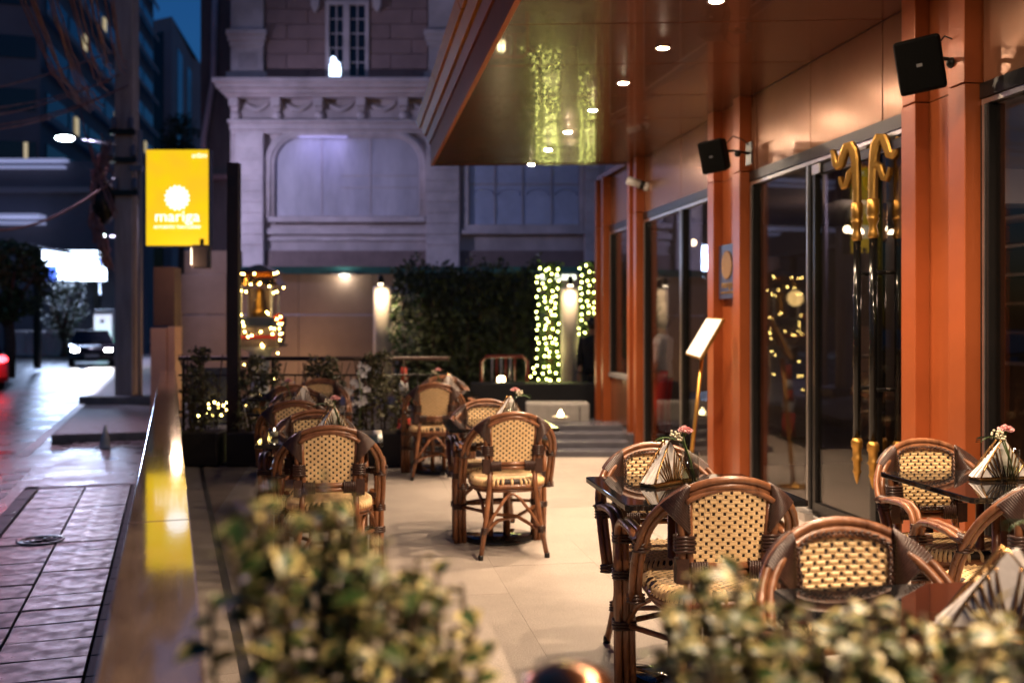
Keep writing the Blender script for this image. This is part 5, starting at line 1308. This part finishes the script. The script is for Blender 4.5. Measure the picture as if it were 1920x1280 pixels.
q = MB(); q.box(-.22, .22, .1, .22, zz(594), zz(540)); q.build('shrine_back', M['wallpanel'], sh)
q = MB(); q.lathe([(.13, 0), (.14, .12), (.09, .16), (.10, .28), (.05, .34), (.065, .40), (.05, .47), (.0, .54)], (0, -.02, zz(594)), 12); q.build('figure', M['gold'], sh)
for (y0, y1, r0, r1) in ((536, 522, .46, .36), (521, 512, .36, .30), (511, 496, .40, .05)):
    q = MB(); q.lathe([(r0*1.25, 0), (r1*1.25, zz(y1)-zz(y0))], (0, 0, zz(y0)), 4, M=Matrix.Translation((0, 0, 0)) @ Matrix.Rotation(rad(45), 4, 'Z'), smooth=False); q.build('roof_tier', M['holder'], sh)
for sx in (-1, 1):
    q = MB(); q.ball((sx*.40, -.30, zz(598)), .10, 10, 6); q.build('garland', M['orangered'], sh)
pts_px = [(452, 513), (457, 514), (477, 513), (514, 513), (520, 511), (532, 539), (452, 545), (461, 547), (470, 533), (486, 533), (488, 531), (505, 537), (513, 549), (519, 547), (452, 590), (500, 585), (503, 588), (526, 594), (519, 598), (455, 604), (457, 611), (523, 607), (528, 607), (524, 616), (508, 615), (514, 616), (459, 622), (489, 622), (525, 626), (528, 625), (511, 626), (465, 631), (472, 629), (449, 628), (525, 637), (491, 646), (493, 650), (521, 662), (514, 671), (459, 684), (451, 713), (461, 714), (516, 710), (449, 742)]
base = at(490, 560, dH-.42); o = T('fairy_lights', 'amber fairy lights wound round the spirit house', 'string lights', base)
bulbs(o, [tuple(at(x, y, dH-.42+R.uniform(-.05, .05))-base) for x, y in pts_px], M['e_amber'], .012)
lamp('shrine_glow', 'POINT', (hb.x, hb.y-.55, 1.9), 3.5, (1, .62, .22), None, .15)
lamp('wall_wash_glow', 'POINT', (hb.x-.3, hb.y+2.2, .35), 45, (1, .55, .2), None, .2)  # added lamp behind the shrine, orange wash over the tan wall

# ---------------------------------------------------------------- lamp columns, hedge, ivy
def lamp_column(x, ytop, ybot, d, wpx, label, en):
    u = d/FP; b = at(x, ybot, d); r = wpx*u/2; hgt = (ybot-ytop)*u; o = T('lamp_column', label, 'lamp', b)
    q = MB(); q.lathe([(r, 0), (r, hgt-.03), (r*.93, hgt)], n=28); q.build('shaft', M['column'], o)
    q = MB(); q.lathe([(.05, 0), (.05, .13), (.02, .15)], (0, -r-.10, hgt+.05), 14); q.build('lamp_hood', M['blackmetal'], o)
    q = MB(); q.box(-.02, .02, -r-.11, 0, hgt+.12, hgt+.15); q.box(-.03, .03, -.03, .03, hgt, hgt+.15); q.build('lamp_arm', M['blackmetal'], o)
    q = MB(); q.lathe([(0, 0), (.045, 0), (.045, .03)], (0, -r-.10, hgt+.015), 14); q.build('lamp_lens', M['e_globe'], o)
    lamp('column_spot', 'SPOT', (0, -r-.24, hgt+.04), en, (1, .74, .46), o, .03, rad(130), .8, (0, .30, -1)); return o
lamp_column(717, 537, 740, 19.0, 34, 'white cylindrical lamp column lit from above in front of the tan wall', 75)
lamp_column(1068, 540, 716, 17.5, 33, 'white lamp column between the two light wrapped ivy pillars', 40)
yH = 19.6; uh = yH/FP
hd = T('hedge', 'tall dark clipped hedge between the two lamp columns', 'hedge', Vector((at(875, 600, yH).x, yH, GZ)))
xw = (1012-738)*uh/2; zh = H+(610-492)*uh-GZ
def hs(rr):
    for _ in range(30):
        x = rr.uniform(-xw, xw); z = rr.random()*zh*(1+.035*math.sin(x*5.2)+.03*math.sin(x*11)); y = rr.uniform(-.35, .05)
        if noisy((x, y*2, z), 3.2) > -.3: return (x, y, z)
    return (x, y, z)
leaf_cloud(5200, hs, .115, 31).build('foliage', M['hedge'], hd, kind='stuff')
q = MB()
for k in range(9):
    x = -xw+.15+k*(2*xw-.3)/8; q.tube([(x, -.1, 0), (x+R.uniform(-.1, .1), -.1, zh*.85)], .03, 6); q.build('trunk', M['bark'], hd) if k == 8 else None
q = MB(); q.box(-xw, xw, .12, .3, 0, zh*.93); q.build('hedge_core', M['hedge'], hd)
# pale flowering shrub left of the hedge
ps = T('flowering_shrub', 'pale flowering climber between the left lamp column and the hedge', 'shrub', Vector((at(757, 600, 18.6).x, 18.6, GZ))); u2 = 18.6/FP
def fs_(rr):
    for _ in range(30):
        z = rr.uniform(H+(610-672)*u2, H+(610-552)*u2)-GZ; x = rr.gauss(0, .17)+(.10 if z > 1.9 else 0); y = rr.uniform(-.15, .15)
        if abs(x) < .36 and noisy((x, y, z), 4) > -.1: return (x, y, z)
    return (x, y, z)
leaf_cloud(420, fs_, .055, 41).build('pale_blossoms', M['cream'], ps, kind='stuff'); leaf_cloud(520, fs_, .075, 42).build('foliage', M['ivy'], ps, kind='stuff')
q = MB(); q.tube([(0, 0, 0), (.03, 0, 1.0), (-.03, 0, 2.1)], .03, 6); q.build('trunk', M['bark'], ps)
def ivy(x0, x1, y0, y1, d, label, seed, lab2, spots):
    u = d/FP; cx = at((x0+x1)/2, 600, d).x; o = T('ivy_pillar', label, 'plant', (cx, d, GZ)); w2 = (x1-x0)*u/2; z0 = H+(610-y1)*u-GZ; z1 = H+(610-y0)*u-GZ
    def sm(rr):
        z = rr.uniform(z0, z1); a = rr.uniform(0, 6.28); r_ = w2*(.55+.5*rr.random()); return (r_*math.cos(a), r_*math.sin(a)*.8, z)
    leaf_cloud(1250, sm, .075, seed).build('foliage', M['ivy'], o, kind='stuff')
    q = MB(); q.tube([(0, 0, 0), (0, 0, z1)], w2*.45, 8); q.build('post', M['bark'], o)
    base = at((x0+x1)/2, (y0+y1)/2, d-.25); f = T('fairy_lights', lab2, 'string lights', base)
    bulbs(f, [tuple(at(x, y, d-w2*.9-.05+R.uniform(-.05, .03))-base) for x, y in spots], M['e_fairy'], .0145)
    for zf in (.3, .7): lamp('fairy_glow', 'POINT', (cx, d-w2-.30, GZ+z0+(z1-z0)*zf), 1.6, (1, .88, .35), None, .15)
rr = random.Random(77)
def snake(x0, x1, y0, y1, n, k):
    out = []
    for j in range(k):
        xc = x0+(x1-x0)*(j+.5)/k; row = []
        for i in range(n):
            row.append((xc+rr.uniform(-4.5, 4.5)-(10*max(0, (i/n-.72)) if j == 0 else 0)*2.2, y0+(y1-y0)*(i+rr.uniform(-.3, .3))/n))
        out += row if j % 2 == 0 else row[::-1]
    return out
ivy(1012, 1052, 492, 728, 17.9, 'ivy covered pillar left of the right lamp column, wrapped in yellow lights', 51, 'yellow fairy lights on the ivy left of the right lamp column', snake(1004, 1050, 504, 722, 17, 4)+[(978, 720), (995, 706), (1000, 690), (1012, 724)])
ivy(1086, 1128, 490, 722, 17.9, 'ivy covered pillar next to the orange restaurant corner, wrapped in yellow lights', 52, 'yellow fairy lights on the ivy beside the restaurant corner', snake(1082, 1120, 500, 716, 17, 3))
# black trough, grey block, steps, barrier, glowing lamp, striped cone
d9 = 14.6; u9 = d9/FP
tr = T('trough_planter', 'long black planter trough in front of the ivy pillars', 'planter', Vector((at(1000, 700, d9).x, d9, GZ)))
q = MB(); q.box(-118*u9, 118*u9, 0, .5, 0, H+(610-719)*u9-GZ); q.build('trough', M['planter'], tr, bev=.01)
gb = T('stone_block', 'pale grey stone block at the top of the dark steps', 'block', Vector((at(1052, 700, 12.4).x, 12.4, .0))); ug = 12.4/FP
q = MB(); q.box(-66*ug, 54*ug, 0, .45, .02, H+(610-756)*ug); q.build('block_body', M['grey'], gb, bev=.02)
q = MB(); q.box(34*ug, 36*ug, -.004, .0, .10, H+(610-762)*ug); q.build('seam', M['darkchannel'], gb)
st = T('steps', 'low dark tiled steps at the far right end of the terrace', 'steps', Vector((at(1075, 700, 10.7).x, 10.7, 0)))
for k in range(4):
    q = MB(); q.box(-.32, .62, .30*k, .30*k+(.298 if k < 3 else .5), 0.002, .062*(k+1)); q.build('step', M['darkstep'], st, bev=.004)
gl = T('glow_lamp', 'small glowing lily lamp lying on the dark steps', 'lamp', at(1051, 786, 11.85)); q = MB(); q.lathe([(0, 0), (.07, .005), (.11, .03), (.08, .04), (.0, .02)], n=16); q.build('lamp_dish', M['cream'], gl)
q = MB(); q.lathe([(.028, .03), (.035, .06), (.0, .12)], n=12); q.build('lamp_bulb', M['e_pot'], gl)
ba = T('barrier', 'red tubular crowd barrier with pale bars before the hedge', 'barrier', Vector((at(946, 700, 16.4).x, 16.4, GZ))); ub = 16.4/FP
zt, zb = H+(610-668)*ub-GZ, H+(610-722)*ub-GZ
q = MB(); w2 = 43*ub; q.tube([(-w2, 0, 0), (-w2, 0, zt-.08), (-w2+.08, 0, zt), (w2-.08, 0, zt), (w2, 0, zt-.08), (w2, 0, 0)], .025, 8); q.tube([(-w2, 0, zb), (w2, 0, zb)], .018, 6); q.build('frame', M['orangered'], ba)
for k in range(6):
    q = MB(); x = -w2+.17+k*(2*w2-.3)/6; q.tube([(x, 0, zb), (x, 0, zt)], .013, 6); q.build('bar', M['white'] if k % 2 == 0 else M['orangered'], ba)
gp = T('glow_lamp', 'bright warm ground lamp shining behind the red barrier', 'lamp', at(940, 719, 16.9)); q = MB(); q.ball((0, 0, .05), .075, 12, 8, 0, (1, 1, 1.1)); q.build('lamp_globe', M['e_pot'], gp)
q = MB(); q.lathe([(.06, -.12), (.05, -.02)], n=12); q.build('lamp_foot', M['blackmetal'], gp)
lamp('ground_glow', 'POINT', (0, -.1, .18), 8, (1, .8, .4), gp, .08)
def cone_bollard():
    o = T('striped_bollard', 'red and white striped traffic bollard behind the mid terrace chairs', 'bollard', Vector((at(757, 700, 13.0).x, 13.0, GZ)))
    zt_ = H+(610-688)*13/FP-GZ
    for nm, mt, a, b in (('red_band', 'orangered', .03, .35), ('white_band', 'white', .352, .5), ('red_band', 'orangered', .502, .66), ('white_band', 'white', .662, .80), ('red_band', 'orangered', .802, 1.0)):
        f = lambda u: .105*(1-u*.62)
        q = MB(); q.lathe([(f(a), a*zt_), (f(b), b*zt_)], n=16); q.build(nm, M[mt], o)
    q = MB(); q.box(-.18, .18, -.18, .18, 0, .03); q.build('base', M['blackmetal'], o)
cone_bollard()

# ---------------------------------------------------------------- people
def person(loc, rz, label, cloth, lower, hgt=1.68):
    k = hgt/1.7
    V = [(0, 0, .92), (0, .0, 1.12), (0, -.01, 1.32), (0, -.01, 1.46), (0, .01, 1.53), (0, .02, 1.63),
         (-.17, -.01, 1.40), (-.23, .0, 1.15), (-.22, .06, .92), (-.21, .09, .82), (.17, -.01, 1.40), (.23, 0, 1.15), (.20, .08, .94), (.19, .12, .85),
         (-.09, 0, .86), (-.10, .01, .48), (-.11, -.02, .09), (-.12, .12, .04), (.09, 0, .86), (.11, .03, .48), (.12, .04, .09), (.13, .17, .04)]
    E = [(0, 1), (1, 2), (2, 3), (3, 4), (4, 5), (2, 6), (6, 7), (7, 8), (8, 9), (2, 10), (10, 11), (11, 12), (12, 13), (0, 14), (14, 15), (15, 16), (16, 17), (0, 18), (18, 19), (19, 20), (20, 21)]
    Rd = [.145, .125, .15, .075, .055, .10, .070, .050, .038, .04, .070, .05, .038, .04, .095, .062, .042, .04, .095, .062, .042, .04]
    o = T('person', label, 'person', loc, rz); me = bpy.data.meshes.new('body'); me.from_pydata([tuple(c*k for c in v) for v in V], E, []); b = link('body', me, o)
    sm_ = b.modifiers.new('skin', 'SKIN'); ss = b.modifiers.new('sub', 'SUBSURF'); ss.levels = 2; ss.render_levels = 2
    for i, sv in enumerate(me.skin_vertices[0].data): sv.radius = (Rd[i]*k*(.8 if i in (5,) else 1), Rd[i]*k*(.72 if i < 3 else 1)); sv.use_root = (i == 0)
    me.materials.append(M['skin'])
    q = MB(); q.lathe([(.19, .86), (.175, 1.0), (.165, 1.1), (.19, 1.28), (.20, 1.38), (.13, 1.46), (.07, 1.49)], n=18, M=Matrix.Diagonal((k, k*.72, k, 1)))
    for sx in (-1, 1): q.tube([tuple(Vector(c)*k) for c in ((sx*.16, -.01, 1.41), (sx*.20, 0, 1.30), (sx*.23, 0, 1.15), (sx*.21, .06, .95))], [.082*k, .075*k, .064*k, .052*k], 10)
    q.build('shirt', cloth, o)
    q = MB()
    for sx in (-1, 1): q.tube([tuple(Vector(c)*k) for c in ((sx*.06, 0, .95), (sx*.09, 0, .84), (sx*.10, .01, .48), (sx*.115, .0, .06))], [.12*k, .115*k, .085*k, .075*k], 12)
    q.build('trousers', lower, o)
    q = MB(); q.ball((0, .0, 1.665*k), .118*k, 14, 9, 0, (.95, 1.0, 1.0)); q.build('hair', M['hair'], o)
    for sx in (-1, 1):
        q = MB(); q.ball((sx*.12*k, .07*k, .045*k), .07*k, 12, 7, 0, (.75, 1.9, .6)); q.build('shoe', M['blackmetal'], o)
        q = MB()
        for f in range(4): q.tube([tuple(Vector((sx*(.20+.014*(f-1.5)), .10+.008*f, .83))*k), tuple(Vector((sx*(.20+.014*(f-1.5)), .115+.008*f, .76))*k), tuple(Vector((sx*(.195+.012*(f-1.5)), .13, .715+.008*abs(f-1.5)))*k)], .0085*k, 6)
        q.tube([tuple(Vector((sx*.185, .13, .84))*k), tuple(Vector((sx*.165, .15, .79))*k)], .0095*k, 6); q.build('fingers', M['skin'], o)
    q = MB(); q.add([(0, .128*k, 1.645*k), (-.014*k, .105*k, 1.60*k), (.014*k, .105*k, 1.60*k), (0, .135*k, 1.602*k)], [(0, 1, 3), (0, 3, 2), (1, 2, 3)], 0); q.build('nose', M['skin'], o)
    return o
dp = 15.6; person(Vector((at(1112, 700, dp).x, dp, GZ)), rad(150), 'person dressed in black standing in shade by the restaurant corner', M['cloth'], M['cloth'], 1.60)
person(Vector((at(1243, 640, 12.4).x, 12.4, .02)), rad(60), 'person in white shirt and red skirt blurred behind the restaurant glass', M['clothwhite'], M['red'], 1.45)

# ---------------------------------------------------------------- vehicles
def car(loc, rz, paintm, label, lights_on=True, Hc=1.45, Lc=4.3, Wc=1.74):
    o = T('car', label, 'car', loc, rz); hw = Wc/2       # faces +x (length axis), y across
    prof_ = [(-Lc/2, .35), (-Lc/2+.02, .75), (-Lc/2+.15, .92), (-1.2, .97), (1.1, .93), (1.95, .80), (Lc/2-.03, .62), (Lc/2, .35), (Lc/2-.1, .22), (-Lc/2+.1, .22)]
    def loft(prof, w0, w1, zsplit):
        q = MB(); n = len(prof); vs = []
        for y, ins in ((-hw*w0, .06), (-hw*w1, 0), (hw*w1, 0), (hw*w0, .06)):
            for (x, z) in prof: vs.append((x*(1-ins*.4), y, z))
        fs = [tuple(range(n)), tuple(range(4*n-1, 3*n-1, -1))]
        for k_ in range(3):
            for i in range(n): fs.append((k_*n+i, (k_+1)*n+i, (k_+1)*n+(i+1) % n, k_*n+(i+1) % n))
        q.add(vs, fs, 0, True); return q
    loft(prof_, 1.0, .90, .5).build('body', paintm, o, bev=.04, seg=3)
    cab = [(-1.75, .95), (-1.35, Hc-.06), (-.9, Hc), (.25, Hc-.01), (1.05, .95)]
    q = MB(); vs = []; n = 5
    for y, f in ((-hw*.95, 0), (hw*.95, 0)):
        for (x, z) in cab: vs.append((x, y*(1-.20*(z-.95)/.5), z))
    q.add(vs, [(0, 1, 2, 3, 4), (9, 8, 7, 6, 5)]+[(i, i+5, (i+1) % 5+5, (i+1) % 5) for i in range(5)], 0); q.build('window', M['carglass'], o, bev=.05, seg=3)
    q = MB(); q.box(-1.25, .30, -hw*.72, hw*.72, Hc-.03, Hc+.015); q.build('roof', paintm, o, bev=.02)
    for sx in (-1.32, 1.33):
        for sy in (-1, 1):
            Mt = Matrix.Translation((sx, sy*(hw-.10), .31)) @ Matrix.Rotation(rad(90), 4, 'X')
            q = MB(); q.lathe([(.20, -.11), (.31, -.10), (.315, 0), (.31, .10), (.20, .11)], n=20, M=Mt); wh = q.build('wheel', M['tyre'], o)
            q = MB(); q.lathe([(0, -.113), (.19, -.115), (.2, 0), (.19, .115), (0, .113)], n=16, M=Mt); q.build('rim', M['chrome'], wh)
    for sy in (-1, 1):
        q = MB(); q.ball((Lc/2-.10, sy*hw*.72, .66), .13, 12, 7, 0, (.7, 1.25, .6)); q.build('headlight', M['e_head'] if lights_on else M['carglass'], o)
        q = MB(); q.ball((-Lc/2+.06, sy*hw*.78, .80), .13, 12, 7, 0, (.5, 1.2, .8)); q.build('tail_light', M['e_tail'], o)
        q = MB(); q.ball((.75, sy*(hw+.10), .98), .09, 10, 6, 0, (.7, 1.2, .8)); q.build('wing_mirror', paintm, o)
    q = MB(); q.box(Lc/2-.02, Lc/2+.012, -.26, .26, .38, .50); q.build('licence_plate', M['white'], o)
    q = MB(); q.box(-Lc/2-.012, -Lc/2+.02, -.26, .26, .55, .67); q.build('licence_plate', M['white'], o)
    q = MB(); q.box(Lc/2-.06, Lc/2+.006, -.5, .5, .52, .60); q.build('grille', M['blackmetal'], o, bev=.01)
    if not lights_on: lamp('tail_glow', 'POINT', (-Lc/2-.25, 0, .8), 90, (1, .05, .07), o, .3)
    if lights_on: lamp('headlamp_beam', 'SPOT', (Lc/2+.15, 0, .68), 1900, (1.0, .86, .86), o, .12, rad(50), .8, (1, .35, -.2))
    return o
car(Vector((at(172, 640, 43).x, 43, RZ)), TS-rad(90)+rad(4), M['carblack'], 'dark oncoming car with both headlights blazing far down the street')
car(Vector((at(-84, 640, 27).x, 27, RZ)), TS+rad(90)+rad(20), M['red'], 'red car with glowing tail lights cut off by the left edge', False)
# far trees
def tree(x, ytop, ybase, d, wpx, label, seed, n=2200, mat_='treeleaf', gz=GZ, leaf=.20):
    b = Vector((at(x, 600, d).x, d, gz)); u = d/FP; o = T('street_tree', label, 'tree', b); zt = H+(610-ytop)*u-gz; zb = max(.8, H+(610-ybase)*u-gz); w2 = wpx*u/2
    q = MB(); q.tube([(0, 0, 0), (.08, 0, zb*.6), (-.05, .1, zb+.5), (.1, 0, (zt+zb)/2)], [.22, .17, .13, .06], 9); tk = q.build('trunk', M['bark'], o)
    rr = random.Random(seed); q = MB()
    for k in range(7):
        a = k*.9; q.tube([(0, 0, zb*.85), (math.cos(a)*w2*.4, math.sin(a)*w2*.4, zb+(zt-zb)*.35), (math.cos(a)*w2*.75, math.sin(a)*w2*.75, zb+(zt-zb)*rr.uniform(.4, .8))], [.09, .06, .02], 6)
    q.build('limb', M['bark'], tk)
    def sm(r_):
        for _ in range(60):
            p = Vector((r_.uniform(-1, 1), r_.uniform(-1, 1), r_.uniform(-1, 1)))
            if p.length < 1 and p.length > .25 and noisy((p.x+seed, p.y, p.z), 2.3) > .0: break
        return (p.x*w2, p.y*w2, zb+(p.z+1)/2*(zt-zb))
    leaf_cloud(n, sm, leaf, seed).build('crown', M[mat_], o, kind='stuff')
tree(14, 448, 600, 30, 150, 'leafy green street tree left of the bright screen', 61)
tree(120, 500, 640, 50, 90, 'dark small tree below the bright screen', 62, 900, 'hedge')
tree(338, 212, 300, 60, 75, 'dark bushy tree between the tower and the stained wall', 63, 1500, 'hedge')

# ---------------------------------------------------------------- foreground planter with variegated shrubs
fp = T('front_planter', 'dark planter box along the lower edge nearest to the viewer', 'planter', (.30, 1.14, 0))
q = MB(); q.box(-.72, 1.0, -.17, .17, .005, .925); q.build('planter_body', M['planter'], fp, bev=.01)
q = MB(); q.box(-.70, .98, -.15, .15, .90, .93); q.build('soil', M['soil'], fp)
def vleaf(seed):
    rr = random.Random(seed); L, Wd = 1.0, .40; us = [0, .12, .3, .5, .7, .88, 1.0]; vs = []; fs = []; ms = []
    for u in us:
        wv = Wd*math.sin(math.pi*min(1, u**.8))*1.0+.002; z = .14*math.sin(u*2.4)-.25*u*u*.6
        inn = wv*(.60+.2*rr.uniform(-1, 1)); inn2 = wv*(.60+.2*rr.uniform(-1, 1))
        vs += [(-wv, u*L, z+.10*wv/Wd), (-inn, u*L, z+.03), (0, u*L, z-.015), (inn2, u*L, z+.03), (wv, u*L, z+.10*wv/Wd)]
    for i in range(len(us)-1):
        for j in range(4):
            fs.append((i*5+j, i*5+j+1, i*5+6+j, i*5+5+j)); ms.append(1 if j in (0, 3) else 0)
    me = bpy.data.meshes.new('leaf'); me.from_pydata(vs, [], fs); me.materials.append(M['leaf']); me.materials.append(M['leafmargin']); me.polygons.foreach_set('material_index', ms); me.polygons.foreach_set('use_smooth', [True]*len(fs)); me.update(); return me
VL = [vleaf(k) for k in range(5)]
for k in (3, 4):       # plain green leaves between the variegated ones
    VL[k].materials[1] = M['leafolive']
def narrow(k, f):
    me = vleaf(k+20)
    for v in me.vertices: v.co.x *= f; v.co.z += .10*(1-f)*math.sin(v.co.y*5)
    return me
VL += [narrow(0, .8), narrow(1, .9), narrow(2, .7)]
def variegated(cx, cy_, zb, outline, label, seed, n_obj, n_stuff):
    # outline: list of (x offset, top height); shoots rise to the outline, leaves in whorls along each shoot
    o = T('variegated_shrub', label, 'shrub', (cx, cy_, zb)); rr = random.Random(seed); spots = []
    def top(x):
        for (xa, za), (xb, zb_) in zip(outline, outline[1:]):
            if xa <= x <= xb: return za+(zb_-za)*(x-xa)/(xb-xa)
        return outline[0][1] if x < outline[0][0] else outline[-1][1]
    q = MB(); x0, x1 = outline[0][0], outline[-1][0]; k = 0; ns = int((x1-x0)/.0092)
    for i in range(ns):
        x = x0+(x1-x0)*(i+rr.random())/ns; y = rr.uniform(-.12, .13); tz = top(x)*rr.uniform(.72, 1.0) if i % 3 else top(x)*rr.uniform(.93, 1.03)
        bx_ = x*.8+(x0+x1)*.1; path = [(bx_, y*.6, 0), (x*.5+bx_*.5+rr.uniform(-.02, .02), y*.9, tz*.5), (x, y, tz)]
        q.tube(path, .0032, 5)
        nl = int(tz/.012)
        for j in range(nl):
            u = .16+.84*j/nl; a, b = (path[0], path[1]) if u < .5 else (path[1], path[2]); v = u*2 if u < .5 else u*2-1
            p = Vector(a).lerp(Vector(b), v); spots.append((p, rr.uniform(0, 6.28), rr.uniform(-.2, .9) if u > .9 else rr.uniform(-.5, .6), (.020+.029*rr.random()**1.2)*(1 if u < .93 else .8)))
    q.build('shoots', M['twig'], o, kind='stuff')
    spots.sort(key=lambda s_: (s_[0].y-.25*s_[0].z)); st = MB()
    for idx, (p, az, el, L) in enumerate(spots):
        me = VL[rr.choice((0, 1, 2, 3, 4, 3, 4, 5, 6, 7))]; Mx = Matrix.Translation(p) @ Matrix.Rotation(az, 4, 'Z') @ Matrix.Rotation(el, 4, 'X') @ Matrix.Rotation(rr.uniform(-.6, .6), 4, 'Y') @ Matrix.Scale(L, 4)
        if idx < n_obj:
            l_ = link('leaf', me, o); l_.matrix_local = Mx
        elif idx < n_obj+n_stuff:
            b = len(st.v)
            for v in me.vertices: st.v.append(Mx @ v.co)
            for f in me.polygons: st.f.append([b+i for i in f.vertices]); st.m.append(f.material_index); st.s.append(True)
    if st.f: st.build('foliage', [M['leaf'], M['leafmargin']], o, kind='stuff')
    return o
yB = 1.14
def ol(pts, zb): return [((x-960)*yB/FP, H+(610-y)*yB/FP-zb) for x, y in pts]
variegated(0, yB, .93, ol([(432, 1100), (445, 985), (475, 905), (525, 885), (600, 925), (690, 980), (760, 1055), (830, 1085), (880, 1160), (915, 1225)], .93), 'bushy cream edged shrub at the lower left foreground, out of focus', 91, 300, 3600)
variegated(0, yB+.02, .93, ol([(1230, 1245), (1280, 1165), (1380, 1088), (1440, 1125), (1510, 1180), (1600, 1195), (1680, 1155), (1760, 1185), (1840, 1190), (1940, 1175), (1990, 1170)], .93), 'cream edged shrub along the lower right foreground, out of focus', 92, 300, 3600)
# polished copper bowl between the two foreground shrubs
cb = T('copper_bowl', 'polished copper bowl rim shining at the bottom edge between the foreground shrubs', 'bowl', (at(1065, 1270, 1.12).x, 1.12, 0.0))
zb_ = H-(1247-610)*1.12/FP
q = MB(); q.lathe([(.03, zb_-.12), (.050, zb_-.08), (.056, zb_-.035), (.047, zb_-.012), (.025, zb_-.002), (0, zb_)], n=36); q.build('bowl_dome', M['copperpot'], cb)
q = MB(); q.lathe([(.10, 0), (.10, .02), (.02, .04), (.02, zb_-.12)], n=18); q.build('stand', M['blackmetal'], cb)
